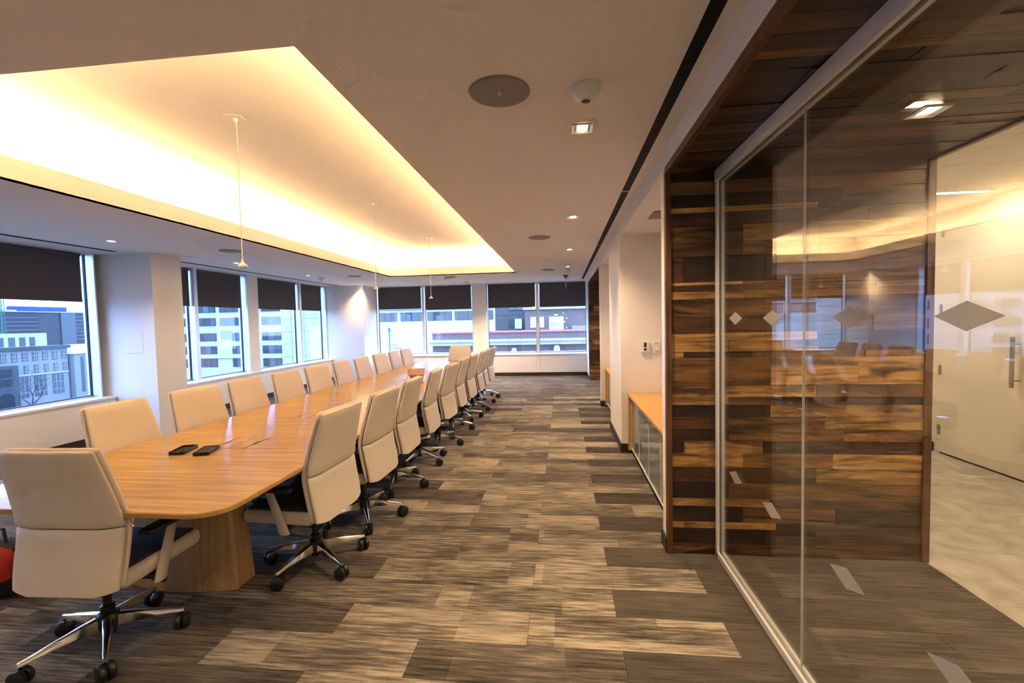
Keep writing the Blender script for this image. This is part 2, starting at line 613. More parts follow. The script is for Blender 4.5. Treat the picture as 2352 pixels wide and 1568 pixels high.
# ceiling with tray and cove
cb = MB()
cb.box(XL - 0.2, TX0, YN, YF + 0.4, ZC, ZC + 0.02)
cb.box(TX1, XW, YN, YF + 0.4, ZC, ZC + 0.02)
cb.box(TX0, TX1, YN, TY0, ZC, ZC + 0.02)
cb.box(TX0, TX1, TY1, YF + 0.4, ZC, ZC + 0.02)
ceiling = struct(cb.build('ceiling', M['ceil']), 'flat painted ceiling around a lit tray')
cd = 0.30
box('tray_ceiling', TX0 - cd, TX1 + cd, TY0 - cd, TY1 + cd, ZT, ZT + 0.05, M['ceil'], ceiling)
fh = 2.862
for n_, a in (('tray_fascia', (TX0 - 0.02, TX0, TY0 - 0.02, TY1 + 0.02)), ('tray_fascia', (TX1, TX1 + 0.02, TY0 - 0.02, TY1 + 0.02)),
              ('tray_fascia', (TX0, TX1, TY0 - 0.02, TY0)), ('tray_fascia', (TX0, TX1, TY1, TY1 + 0.02))):
    box(n_, *a, ZC + 0.0005, fh, M['ceil'], ceiling)
cv = MB()
cv.box(TX0 - cd - 0.02, TX0 - cd, TY0 - cd, TY1 + cd, ZC + 0.02, ZT)
cv.box(TX1 + cd, TX1 + cd + 0.02, TY0 - cd, TY1 + cd, ZC + 0.02, ZT)
cv.box(TX0 - cd, TX1 + cd, TY0 - cd - 0.02, TY0 - cd, ZC + 0.02, ZT)
cv.box(TX0 - cd, TX1 + cd, TY1 + cd, TY1 + cd + 0.02, ZC + 0.02, ZT)
cv.build('cove_back', M['ceil'], ceiling)
# LED strips lying in the cove behind the fascia
so, sw, sz = 0.12, 0.016, 2.825
for lab, a in (('warm LED strip hidden in the cove on the window side', (TX0 - so - sw, TX0 - so + sw, TY0, TY1)),
               ('warm LED strip hidden in the cove on the wood-panel side', (TX1 + so - sw, TX1 + so + sw, TY0, TY1)),
               ('warm LED strip hidden in the cove nearest the camera', (TX0, TX1, TY0 - so - sw, TY0 - so + sw)),
               ('warm LED strip hidden in the cove by the far windows', (TX0, TX1, TY1 + so - sw, TY1 + so + sw))):
    e = empty('cove_light', ((a[0] + a[1]) / 2, (a[2] + a[3]) / 2, ZC + 0.02))
    hx, hy = (a[1] - a[0]) / 2, (a[3] - a[2]) / 2
    tag(e, lab, 'light', 'cove strips around the ceiling tray')
    box('channel', -hx, hx, -hy, hy, 0, sz - ZC - 0.024, M['whitepl'], e)
    # the LED face leans towards the middle of the tray
    zt = sz - ZC - 0.005
    m = MB()
    if hx < 0.1:
        i_ = 1 if lab.find('window side') > 0 else -1
        m.rings([[(-i_ * 0.016, yy, zt + 0.006), (i_ * 0.016, yy, zt - 0.006), (i_ * 0.014, yy, zt - 0.009), (-i_ * 0.018, yy, zt + 0.003)] for yy in (-hy, hy)])
    else:
        i_ = 1 if lab.find('nearest') > 0 else -1
        m.rings([[(xx, -i_ * 0.016, zt + 0.006), (xx, i_ * 0.016, zt - 0.006), (xx, i_ * 0.014, zt - 0.009), (xx, -i_ * 0.018, zt + 0.003)] for xx in (-hx, hx)])
    m.build('led_strip', M['led'], e)

# near wall
struct(box('wall_near', XL - 0.2, 4.4, YN - 0.1, YN, -0.12, 3.4, M['paint']), 'plain painted wall behind the camera')

# left wall: aprons, columns, window piers
WL = MB()
AX = -6.53                             # apron face and sill front
WL.box(XL - 0.25, AX, YN, 0.6, 0, ZC)
WL.box(XL - 0.05, XL - 0.01, 5.76, 5.85, 0, ZC)
wall_left = struct(WL.build('wall_left', M['paint']), 'window wall with white columns and low panelled apron')
box('apron_base', XL - 0.2, AX - 0.02, 0.6, YF, 0, 0.575, M['paint'], wall_left)
# apron panels with fine joints
for a, b_ in ((0.62, 2.2), (2.2, 3.97), (3.97, 5.74), (5.74, 5.84), (6.36, 7.45), (7.45, 8.62), (8.62, 9.75), (9.75, 10.9), (10.9, 12.05)):
    box('apron_panel', AX - 0.018, AX, a + 0.003, b_ - 0.003, 0.10, 0.582, M['panel'], wall_left)
box('column', XL - 0.02, -5.845, 5.85, 6.36, 0, ZC, M['paint'], wall_left)
cp = box('access_panel', -6.33, -6.05, 5.847, 5.852, 1.24, 1.56, M['paint'], wall_left, bevel=0.001)
gp = MB()
gp.box(-6.05, -6.045, 5.848, 5.852, 1.24, 1.56)
gp.box(-6.33, -6.045, 5.848, 5.852, 1.235, 1.24)
gp.build('panel_gap', M['steel'], wall_left)
box('column', XL - 0.02, -5.555, 12.07, YF + 0.3, 0, ZC, M['paint'], wall_left)
box('window_pier', XL - 0.05, -6.65, 8.88, 9.20, 0.575, ZC, M['paint'], wall_left)
b1 = struct(box('baseboard_left', -6.53, -6.512, 0.6, 12.07, 0, 0.10, M['base']), 'black baseboard under the side windows')

def side_window(idx, y0, y1, mulls, blinds, lab, sill=(0, 0)):
    """window in the left wall: sill, frame bars, panes"""
    W_ = struct(empty('window_%d' % idx), lab)
    if sill[1]:
        box('sill', XL - 0.1, AX + 0.015, sill[0], sill[1], 0.583, 0.615, M['panel'], W_, bevel=0.004)
    edges = [y0] + mulls + [y1]
    box('bottom_rail', XL - 0.05, XL + 0.03, y0, y1, 0.615, 0.635, M['frame'], W_)
    box('top_rail', XL - 0.05, XL + 0.03, y0, y1, 2.66, ZC, M['frame'], W_)
    for i, y in enumerate(edges):
        if i == 0:
            a, b_ = y, y + 0.03
        elif i == len(edges) - 1:
            a, b_ = y - 0.02, y
        else:
            a, b_ = y - 0.03, y + 0.045
        dp = -6.655 if i < len(edges) - 1 else -6.642
        box('mullion', XL - 0.06, dp, a, b_, 0.615, ZC, M['frame'], W_, bevel=0.003)
    for i in range(len(edges) - 1):
        a = edges[i] + (0.03 if i == 0 else 0.045)
        b_ = edges[i + 1] - (0.02 if i == len(edges) - 2 else 0.03)
        box('pane', XL - 0.006, XL + 0.006, a + 0.012, b_ - 0.012, 0.647, 2.66, M['wglass_l'], W_)
        gk = MB()
        gk.box(XL - 0.012, XL + 0.016, b_ - 0.012, b_, 0.635, 2.66)
        gk.box(XL - 0.012, XL + 0.016, a, a + 0.012, 0.635, 2.66)
        gk.box(XL - 0.012, XL + 0.016, a, b_, 0.635, 0.647)
        gk.build('gasket', M['gasket'], W_)
    return W_
side_window(1, 0.6, 5.76, [3.0], [], 'wide window nearest the camera in the side wall', (0.6, 5.85))
side_window(2, 6.37, 8.88, [7.53], [], 'two-pane window just past the near column', (6.36, 12.07))
side_window(3, 9.20, 12.068, [10.83], [], 'two-pane window by the far corner column')

def blind(loc, width, drop, axis, lab):
    e = empty('roller_blind', loc)
    tag(e, lab, 'blind', 'dark roller blinds half lowered')
    h = width / 2
    def bx(n, a0, a1, t0, t1, z0, z1, mat, **k):
        if axis == 'y':
            box(n, t0, t1, a0, a1, z0, z1, mat, e, **k)
        else:
            box(n, a0, a1, t0, t1, z0, z1, mat, e, **k)
    m = MB()
    m.lathe([(0.022, -h), (0.022, h)], 14, (0, 0, -0.03), 'y' if axis == 'y' else 'x')
    m.build('roller', M['blind'], e, smooth=True)
    bx('fabric', -h, h, -0.0015, 0.0015, -drop + 0.02, -0.03, M['blind'])
    bx('hem_bar', -h, h, -0.006, 0.006, -drop, -drop + 0.03, M['blind'], bevel=0.003)
bx_ = XL + 0.06
for (a, b_, lab) in ((0.62, 2.93, 'charcoal roller blind closest to the camera in the side window wall'),
                     (3.06, 5.64, 'wide charcoal roller blind left of the near column'),
                     (6.42, 7.48, 'charcoal roller blind mostly hidden behind the near column'),
                     (7.62, 8.78, 'charcoal roller blind on the window just past the near column'),
                     (9.24, 10.76, 'charcoal roller blind on the nearer pane of the corner window'),
                     (10.90, 11.95, 'narrow charcoal roller blind on the farther pane of the corner window')):
    blind((bx_, (a + b_) / 2, ZC - 0.004), b_ - a, ZC - 1.99, 'y', lab)

# far wall
YG = YF + 0.2
wf = MB()
wf.box(-5.56, XR, YF - 0.02, YF + 0.4, 0, 0.60)
wall_far = struct(wf.build('wall_far', M['paint']), 'far window wall with low white apron')
box('window_pier', -2.58, -2.19, YF - 0.02, YF + 0.4, 0.60, ZC, M['paint'], wall_far)
box('window_pier', 0.70, XR, YF - 0.03, YF + 0.4, 0.60, ZC, M['paint'], wall_far)
for a, b_ in ((-5.55, -4.24), (-4.24, -4.10), (-4.10, -2.38), (-2.38, -0.762), (-0.762, -0.65), (-0.65, 0.68)):
    box('apron_panel', a + 0.004, b_ - 0.004, YF - 0.038, YF - 0.021, 0.10, 0.60, M['panel'], wall_far)
struct(box('baseboard_far', -5.55, 0.68, YF - 0.052, YF - 0.022, 0, 0.095, M['base']), 'black baseboard under the far windows')
def far_window(idx, x0, x1, mull, lab):
    W_ = struct(empty('window_%d' % idx), lab)
    box('sill', x0 - 0.05, x1 + 0.05, YF - 0.06, YF + 0.3, 0.602, 0.63, M['panel'], W_, bevel=0.004)
    box('bottom_rail', x0, x1, YG - 0.03, YG + 0.04, 0.64, 0.665, M['frame'], W_)
    box('top_rail', x0, x1, YG - 0.03, YG + 0.04, 2.655, ZC, M['frame'], W_)
    for a, b_ in ((x0, x0 + 0.03), (mull, mull + 0.08), (x1 - 0.03, x1)):
        box('mullion', a, b_, YG - 0.10, YG + 0.05, 0.64, ZC, M['frame'], W_, bevel=0.004)
    for a, b_ in ((x0 + 0.03, mull), (mull + 0.08, x1 - 0.03)):
        box('pane', a + 0.012, b_ - 0.012, YG - 0.006, YG + 0.006, 0.676, 2.655, M['wglass_f'], W_)
        gk = MB()
        gk.box(a, a + 0.012, YG - 0.012, YG + 0.012, 0.665, 2.655)
        gk.box(b_ - 0.012, b_, YG - 0.012, YG + 0.012, 0.665, 2.655)
        gk.box(a, b_, YG - 0.012, YG + 0.012, 0.665, 0.676)
        gk.build('gasket', M['gasket'], W_)
far_window(4, -5.55, -2.60, -4.145, 'left two-pane window of the far wall')
far_window(5, -2.19, 0.71, -0.75, 'right two-pane window of the far wall')
for (a, b_, z, lab) in ((-5.50, -4.17, 2.02, 'charcoal roller blind at the far left corner'),
                        (-4.03, -2.65, 1.975, 'charcoal roller blind left of the middle pier in the far wall'),
                        (-2.14, -0.765, 1.985, 'charcoal roller blind right of the middle pier in the far wall'),
                        (-0.65, 0.67, 1.975, 'charcoal roller blind at the far right by the wood panel')):
    blind(((a + b_) / 2, YG - 0.07, ZC - 0.004), b_ - a, ZC - z, 'x', lab)

# right wall: header, fins, pier, niches
wr = MB()
wr.box(XW, XR, YN, YF, ZH + 0.03, ZT)            # header mass above niches and portals
wall_right = struct(wr.build('wall_right', M['paint']), 'white right wall with header, piers and two niches')
box('pier', XW, XR, 5.38, 6.60, 0, ZH + 0.03, M['paint'], wall_right)
box('fin', XW, XR, 3.075, 3.18, 0, ZH + 0.03, M['paint'], wall_right)
box('fin', XW, XR, 8.22, 8.36, 0, ZH + 0.03, M['paint'], wall_right)
box('fin', XW, XR, 11.88, YF - 0.02, 0, ZH + 0.03, M['paint'], wall_right)
box('niche_back', 1.28, 1.34, 3.18, 5.38, 0, ZH + 0.03, M['paint'], wall_right)
box('niche_back', 1.28, 1.34, 6.60, 8.22, 0, ZH + 0.03, M['paint'], wall_right)
box('portal_back', 1.9, 1.96, 8.36, 11.84, 0, ZH, M['glass'], wall_right)
box('portal_outside', XR - 0.03, XR, 8.36, 11.88, 0, ZH + 0.03, M['paint'], wall_right)
bb = MB()
bb.box(XW - 0.012, XW - 0.001, 3.05, 3.19, 0, 0.10)
bb.box(XW - 0.012, XW - 0.001, 5.37, 6.61, 0, 0.10)
bb.box(XW - 0.012, XR - 1.4, 5.368, 5.379, 0, 0.10)
bb.box(XW - 0.012, XW - 0.001, 8.21, 8.37, 0, 0.10)
bb.box(XW - 0.012, 0.78, 8.208, 8.219, 0, 0.10)
bb.box(XW - 0.012, XW - 0.001, 11.88, YF - 0.06, 0, 0.10)
struct(bb.build('baseboard_right', M['base']), 'black baseboard along the white piers')

# wooden portal nearest the camera: end panel and soffit of separate planks
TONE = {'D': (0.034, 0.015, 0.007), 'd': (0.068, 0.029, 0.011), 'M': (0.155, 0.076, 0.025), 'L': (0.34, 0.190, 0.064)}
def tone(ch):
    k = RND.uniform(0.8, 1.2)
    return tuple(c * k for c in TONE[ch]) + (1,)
pys = [402, 424, 453, 480.6, 492.6, 522, 558, 589, 646, 653, 667, 684, 725, 760, 778.5, 802.6, 816, 878, 905, 923, 950, 978, 1004.5, 1033, 1065, 1100, 1137, 1156, 1192, 1207.5, 1244, 1268]
tns = 'DMDLdMdDLDLMdLLDMLLDdDLLdDLDLDM'
def zrow(p):
    return (1268 - p) * 2.515 / 866
portal = struct(box('wall_portal', XW + 0.03, XR, 3.052, 3.075, 0, ZH, M['spline']), 'end panel of the entrance portal clad in walnut planks of mixed tones')
for i, t in enumerate(tns):
    z1, z0 = zrow(pys[i]), zrow(pys[i + 1])
    xs = [XW + 0.03]
    x = XW + 0.03 + RND.choice([0.08, 0.36, 0.62, 0.9, 0.45])
    while x < XR - 0.25:
        xs.append(x)
        x += RND.uniform(0.4, 0.95)
    xs.append(XR - 0.03)
    for j in range(len(xs) - 1):
        ch = t if (j == 0 and xs[1] - xs[0] > 0.3) or (j == 1 and xs[1] - xs[0] <= 0.3) else RND.choice('DdMMLdL')
        pr = RND.uniform(0.004, 0.013)
        o = box('plank', xs[j] + 0.0008, xs[j + 1] - 0.0008, 3.052 - pr, 3.0525, z0 + 0.0008, z1 - 0.0008, M['walnut'], portal)
        o.color = tone(ch)
box('edge_trim', XW - 0.004, XW + 0.03, 3.03, 3.075, 0, ZH, M['trimwood'], portal)
box('edge_trim', XR - 0.03, XR + 0.012, 3.03, 3.095, 0, ZH, M['trimwood'], portal)

soffit = struct(box('ceiling_portal', XW + 0.03, XR, YN, 3.05, 2.52, ZH + 0.03, M['spline']), 'walnut plank soffit over the glass entrance')
y = 3.05
while y > YN + 0.02:
    hgt = RND.choice([0.05, 0.07, 0.09, 0.12, 0.14, 0.10])
    ya = max(YN, y - hgt)
    xs = [XW + 0.03]
    x = XW + 0.03 + RND.uniform(0.15, 0.9)
    while x < XR - 0.2:
        xs.append(x)
        x += RND.uniform(0.4, 1.0)
    xs.append(XR - 0.02)
    for j in range(len(xs) - 1):
        pr = RND.uniform(0.002, 0.011)
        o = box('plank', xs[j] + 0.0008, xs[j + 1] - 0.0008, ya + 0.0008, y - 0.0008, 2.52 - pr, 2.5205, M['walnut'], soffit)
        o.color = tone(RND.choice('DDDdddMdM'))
    y = ya
box('edge_trim', XW - 0.002, XW + 0.03, YN, 3.05, 2.508, ZH + 0.03, M['trimwood'], soffit)
box('edge_trim', XR - 0.02, XR + 0.012, YN, 3.05, 2.50, ZH + 0.03, M['trimwood'], soffit)

# second wooden portal by the far windows
portal2 = struct(box('wall_portal', XW + 0.01, 1.9, 11.855, 11.88, 0, ZH, M['spline']), 'walnut plank end panel of the far portal beside the windows')
z = ZH
while z > 0.02:
    za = max(0, z - RND.choice([0.05, 0.07, 0.09, 0.12, 0.15]))
    xs = [XW + 0.012]
    x = XW + RND.uniform(0.08, 0.6)
    while x < 1.75:
        xs.append(x)
        x += RND.uniform(0.3, 0.8)
    xs.append(1.9)
    for j in range(len(xs) - 1):
        o = box('plank', xs[j] + 0.001, xs[j + 1] - 0.001, 11.855 - RND.uniform(0.003, 0.012), 11.8555, za + 0.001, z - 0.001, M['walnut'], portal2)
        o.color = tone(RND.choice('dMMMLLMLM'))
    z = za
soffit2 = struct(box('ceiling_portal', XW + 0.01, 1.9, 8.36, 11.85, 2.525, ZH + 0.03, M['spline']), 'walnut plank soffit of the far portal')
y = 11.85
while y > 8.37:
    ya = max(8.36, y - RND.choice([0.06, 0.09, 0.12, 0.15]))
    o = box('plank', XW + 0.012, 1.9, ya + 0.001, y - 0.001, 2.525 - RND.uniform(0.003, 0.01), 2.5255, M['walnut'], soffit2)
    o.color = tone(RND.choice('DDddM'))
    y = ya

# ------------------------------------------------------------------ glass partition
gw = struct(empty('wall_glass'), 'frameless glass partition with etched diamonds')
for a, b_ in ((YN, 0.0), (0.004, 2.008), (2.012, 3.028)):
    box('pane', XG - 0.006, XG + 0.006, a, b_, 0.02, 2.46, M['glass'], gw)
box('joint_seal', XG - 0.005, XG + 0.005, 2.0092, 2.0108, 0.02, 2.45, M['whitepl'], gw)
ch = MB()
ch.box(XG - 0.03, XG - 0.012, YN, 3.03, 2.438, 2.508)
ch.box(XG + 0.012, XG + 0.03, YN, 3.03, 2.438, 2.508)
ch.box(XG - 0.012, XG + 0.012, YN, 3.03, 2.47, 2.508)
ch.build('head_channel', M['alu'], gw)
fl = MB()
fl.box(XG - 0.024, XG - 0.010, YN, 3.03, 0, 0.035)
fl.box(XG + 0.010, XG + 0.024, YN, 3.03, 0, 0.035)
fl.box(XG - 0.010, XG + 0.010, YN, 3.03, 0, 0.012)
fl.build('floor_channel', M['alu'], gw)
jb = MB()
jb.box(XG - 0.024, XG - 0.008, 3.01, 3.04, 0, 2.50)
jb.box(XG + 0.008, XG + 0.024, 3.01, 3.04, 0, 2.50)
jb.build('wall_jamb', M['alu'], gw)
for z in (1.568, 0.626):
    for y in (2.745, 2.285, 1.70, 1.24, 0.72, 0.30):
        hy, hz = 0.099, 0.038
        m = MB()
        m.add([(XG - 0.0075, y - hy, z), (XG - 0.0075, y, z - hz), (XG - 0.0075, y + hy, z), (XG - 0.0075, y, z + hz),
               (XG - 0.0062, y - hy, z), (XG - 0.0062, y, z - hz), (XG - 0.0062, y + hy, z), (XG - 0.0062, y, z + hz)],
              [(0, 1, 2, 3), (7, 6, 5, 4), (0, 4, 5, 1), (1, 5, 6, 2), (2, 6, 7, 3), (3, 7, 4, 0)])
        m.build('etched_diamond', M['frost'], gw)

# ------------------------------------------------------------------ corridor beyond the glass
fc = struct(box('floor_corridor', XR, 4.4, YN, 11.9, -0.12, -0.008, M['spline']), 'stone tiled corridor floor')
y = -0.1
ti = 0
ys = [-1.6, -1.0, -0.4, 0.2, 0.8, 1.4, 2.0, 2.6, 3.17, 3.48, 3.79, 4.12, 4.45, 5.06, 5.66, 6.26, 6.86, 7.46, 8.06]
for i in range(len(ys) - 1):
    x = XR + 0.001 - (0.3 if i % 2 else 0.0)
    while x < 4.19:
        xa, xb = max(x, XR + 0.001), min(x + 0.9, 4.185)
        if xb - xa > 0.05:
            box('tile', xa + 0.0006, xb - 0.0006, ys[i] + 0.0006, ys[i + 1] - 0.0006, -0.008, RND.uniform(-0.001, 0), M['stone'], fc)
        x += 0.9
wc = MB()
wc.box(4.19, 4.35, YN, 4.46, 2.46, 3.3)
wc.box(4.19, 4.35, 5.47, 11.9, 0, 3.3)
wc.box(4.19, 4.35, 4.46, 5.47, 2.46, 3.3)
wc.box(4.19, 4.35, YN, 3.4, 0, 2.46)
wcor = struct(wc.build('wall_corridor', M['door']), 'cream corridor wall around the door')
box('corridor_end', XR, 4.35, 8.06, 8.2, 0, 3.3, M['door'], wcor)
box('corridor_side', XR - 0.06, XR, 3.095, 8.06, 0, 3.3, M['door'], wcor)
box('corridor_base', 4.172, 4.189, 5.56, 8.06, 0, 0.10, M['base'], wcor)
d1 = struct(empty('door_1', (4.19, 5.46, 0)), 'tall cream corridor door with steel pull and hinges')
box('leaf', -0.02, 0.03, -2.05, -0.008, 0.018, 2.455, M['door'], d1, bevel=0.002)
box('threshold', -0.012, 0.03, -2.06, 0.0, 0.0, 0.016, M['gasket'], d1)
for z in (2.449, 1.607, 0.934, 0.267):
    m = MB()
    m.lathe([(0.009, -0.055), (0.009, 0.055)], 10, (-0.026, 0.006, z))
    m.box(-0.024, -0.02, -0.01, 0.03, z - 0.05, z + 0.05)
    m.build('hinge', M['steel'], d1, smooth=True)
ph = MB()
ph.lathe([(0.017, -0.235), (0.017, 0.235)], 14, (-0.09, -0.87, 1.10))
for z in (1.27, 0.93):
    ph.lathe([(0.009, -0.09), (0.009, -0.02)], 10, (0, -0.87, z), 'x')
ph.build('pull_handle', M['steel'], d1, smooth=True)
cc = struct(box('ceiling_corridor', XR + 0.012, 4.19, YN, 8.06, 2.74, 2.8, M['spline']), 'corridor ceiling of large white tiles')
for i in range(16):
    for j in range(3):
        x0 = XR + 0.012 + j * 0.64
        y0 = YN + i * 0.605
        box('ceiling_tile', x0 + 0.002, min(x0 + 0.64, 4.188) - 0.002, y0 + 0.002, min(y0 + 0.605, 8.06) - 0.002, 2.70, 2.742, M['ceil'], cc)
for y0, lab in ((4.71, 'linear recessed lamp in the corridor ceiling beside the door'), (2.3, 'added linear lamp in the corridor ceiling, second nearest the camera'), (1.1, 'added linear lamp in the corridor ceiling nearest the camera'), (6.2, 'added linear lamp in the corridor ceiling beyond the door'),  # only the lamp beside the door is visible; the others are added corridor light
                (-0.3, 'added linear lamp in the corridor ceiling behind the camera'), (7.4, 'added linear lamp at the far end of the corridor')):
    e = empty('linear_lamp', (3.45, y0, 2.70))
    tag(e, lab, 'light')
    box('lens', -0.68, 0.52, -0.03, 0.03, -0.006, -0.001, M['corrlamp'], e)
    m = MB()
    m.box(-0.70, 0.54, -0.04, -0.03, -0.008, -0.0005)
    m.box(-0.70, 0.54, 0.03, 0.04, -0.008, -0.0005)
    m.build('trim_frame', M['whitepl'], e)

# ------------------------------------------------------------------ conference table
TXC, TY_A, TY_B, TZ = -2.335, 1.81, 9.68, 0.74
def half_w(t):
    return 0.776 + 0.012 * math.sin(math.pi * t)
def table_outline(inset):
    L = TY_B - TY_A
    pts = []
    n, rc = 26, 0.16
    def side(sgn):
        return [(TXC + sgn * (half_w(t / n) - inset), TY_A + inset + (L - 2 * inset) * t / n) for t in range(n + 1)]
    rgt = [p for p in side(1) if TY_A + rc < p[1] < TY_B - rc]
    lft = [p for p in side(-1) if TY_A + rc < p[1] < TY_B - rc][::-1]
    def corner(cx, cy, a0):
        return [(cx + (rc - inset) * math.cos(math.radians(a0 + 15 * i)), cy + (rc - inset) * math.sin(math.radians(a0 + 15 * i))) for i in range(7)]
    w0 = half_w(0.02)
    pts += corner(TXC + w0 - rc, TY_A + rc, -90)
    pts += rgt
    pts += corner(TXC + w0 - rc, TY_B - rc, 0)
    pts += corner(TXC - w0 + rc, TY_B - rc, 90)
    pts += lft
    pts += corner(TXC - w0 + rc, TY_A + rc, 180)
    return pts
table = empty('conference_table', (TXC, 5.73, 0))
tag(table, 'long boat-shaped oak veneer conference table with rounded corners', 'table')
def loc(pts, z):
    return [(x - TXC, y - 5.73, z) for x, y in pts]
tt = MB()
tt.rings([loc(table_outline(0.07), TZ - 0.040), loc(table_outline(0.006), TZ - 0.026), loc(table_outline(0.0), TZ - 0.022), loc(table_outline(0.0), TZ - 0.004), loc(table_outline(0.004), TZ)])
top = tt.build('tabletop', M['table'], table)
# flush power hatches with a dark finger slot
for hy in (2.99, 3.90, 5.27, 6.27, 7.32, 8.42):
    h = MB()
    for sx in (0, 1):
        h.box(-0.122 + sx * 0.122, -0.002 + sx * 0.124, hy - 5.73 - 0.143, hy - 5.73 + 0.143, TZ - 0.002, TZ + 0.0012)
    lid = h.build('hatch_lid', M['table'], table)
    for sx in (-1, 1):
        g = MB()
        y_ = hy - 5.73
        g.box(sx * 0.1235 - 0.002, sx * 0.1235 + 0.002, y_ - 0.145, y_ + 0.145, TZ - 0.001, TZ + 0.0016)
        g.add([(sx * 0.123, y_ - 0.06, TZ + 0.002), (sx * 0.123 - sx * 0.018, y_ - 0.02, TZ + 0.002), (sx * 0.123 - sx * 0.018, y_ + 0.02, TZ + 0.002), (sx * 0.123, y_ + 0.06, TZ + 0.002)], [(0, 1, 2, 3)])
        g.build('finger_slot', M['blackm'], lid)
    g = MB().box(-0.0018, 0.0018, hy - 5.73 - 0.145, hy - 5.73 + 0.145, TZ - 0.001, TZ + 0.0016)
    g.build('lid_gap', M['blackm'], lid)
for y0, y1 in ((2.425, 2.60), (4.55, 4.72), (6.75, 6.92), (8.86, 9.03)):
    rs = []
    for z, wd, inset in ((0.0, 0.345, 0.0), (0.012, 0.347, 0.0), (0.70, 0.300, 0.02)):
        q = []
        n = 8
        for i in range(n + 1):
            t = -1 + 2 * i / n
            q.append((t * wd, y0 - 5.73 + inset - 0.045 * (1 - t * t), z))
        for i in range(n + 1):
            t = 1 - 2 * i / n
            q.append((t * wd, y1 - 5.73 - inset + 0.045 * (1 - t * t), z))
        rs.append(q)
    ped = MB().rings(rs).build('pedestal', M['table_leg'], table, smooth=True)
    for sx in (-1, 1):
        e = MB()
        e.rings([[(sx * 0.345, y0 - 5.73 + 0.0, 0), (sx * 0.357, y0 - 5.73 + 0.012, 0), (sx * 0.357, y1 - 5.73 - 0.012, 0), (sx * 0.345, y1 - 5.73, 0)],
                 [(sx * 0.300, y0 - 5.73 + 0.02, 0.699), (sx * 0.312, y0 - 5.73 + 0.032, 0.699), (sx * 0.312, y1 - 5.73 - 0.032, 0.699), (sx * 0.300, y1 - 5.73 - 0.02, 0.699)]])
        e.build('edge_panel', M['table_leg'], ped)

# two black trays on the near end of the table
for (x, y, rz, full, lab) in ((-2.59, 2.76, -0.28, False, 'black open tray on the table, the left of two'), (-2.408, 2.746, -0.34, True, 'black tray with a filled top on the table, the right of two')):
    e = empty('desk_tray', (x, y, TZ + 0.0002), -rz)
    tag(e, lab, 'tray', 'small trays on the table')
    m = MB()
    m.box(-0.048, 0.048, -0.085, 0.085, 0, 0.004)
    m.box(-0.048, -0.042, -0.085, 0.085, 0.004, 0.024)
    m.box(0.042, 0.048, -0.085, 0.085, 0.004, 0.024)
    m.box(-0.042, 0.042, 0.079, 0.085, 0.004, 0.024)
    m.box(-0.042, -0.02, -0.085, -0.079, 0.004, 0.024)
    m.box(0.02, 0.042, -0.085, -0.079, 0.004, 0.024)
    m.build('tray_body', M['black'], e)
    box('paper_stack', -0.041, 0.041, -0.078, 0.078, 0.004, 0.021 if full else 0.012, M['blackm'], e)
# tablet stand
e = empty('tablet_stand', (-2.17, 6.42, TZ + 0.001), 0.12)
tag(e, 'rose-brown tablet standing folded open on the table', 'tablet')
m = MB()
m.add([(-0.13, 0.0, 0.075), (0.12, 0.0, 0.075), (0.12, 0.06, 0.165), (-0.13, 0.06, 0.165), (-0.13, 0.012, 0.070), (0.12, 0.012, 0.070), (0.12, 0.072, 0.160), (-0.13, 0.072, 0.160)],
      [(0, 1, 2, 3), (7, 6, 5, 4), (0, 4, 5, 1), (1, 5, 6, 2), (2, 6, 7, 3), (3, 7, 4, 0)])
m.build('screen_back', M['copper'], e)
m = MB()
m.add([(-0.085, 0.05, 0.0), (0.09, 0.05, 0.0), (0.11, 0.004, 0.072), (-0.11, 0.004, 0.072), (-0.085, 0.06, 0.0), (0.09, 0.06, 0.0), (0.11, 0.014, 0.072), (-0.11, 0.014, 0.072)],
      [(0, 1, 2, 3), (7, 6, 5, 4), (0, 4, 5, 1), (1, 5, 6, 2), (2, 6, 7, 3), (3, 7, 4, 0)])
m.build('lower_flap', M['copper'], e)
m = MB().tube([(-0.12, 0.006, 0.075), (-0.15, -0.03, 0.004)], 0.003, 6)
m.build('prop', M['steel'], e)
m = MB().tube([(-0.16 + 0.055 * math.cos(a * 0.5), 0.02 + 0.055 * math.sin(a * 0.5), 0.004 + 0.001 * a) for a in range(13)], 0.0018, 6)
m.build('cable', M['whitepl'], e, smooth=True)

# ------------------------------------------------------------------ swivel chairs
def interp(tab, z):
    for (a, va), (b_, vb) in zip(tab, tab[1:]):
        if z <= b_:
            k = max(0, (z - a) / (b_ - a))
            return va + (vb - va) * k
    return tab[-1][1]
REAR = [(0.36, -0.222), (0.46, -0.212), (0.58, -0.190), (0.665, -0.178), (0.72, -0.184), (0.85, -0.215), (1.07, -0.275)]
WID = [(0.36, 0.525), (0.50, 0.538), (0.665, 0.545), (0.80, 0.52), (0.95, 0.488), (1.07, 0.458)]
def sect(z, wd, t, yoff, dz=0.0, n=28, ex=9.0, bend=0.022):
    """rounded, slightly wrapped cross-section of the backrest at height z"""
    q = []
    yc = interp(REAR, z) + yoff
    for i in range(n):
        a = 2 * math.pi * (i + 0.5) / n
        c_, s_ = math.cos(a), math.sin(a)
        x = math.copysign(abs(c_) ** (2 / ex), c_)
        y_ = math.copysign(abs(s_) ** (2 / 2.6), s_)
        q.append((x * wd / 2, yc + y_ * t / 2 + bend * x * x, z + dz * (1 - x * x)))
    return q
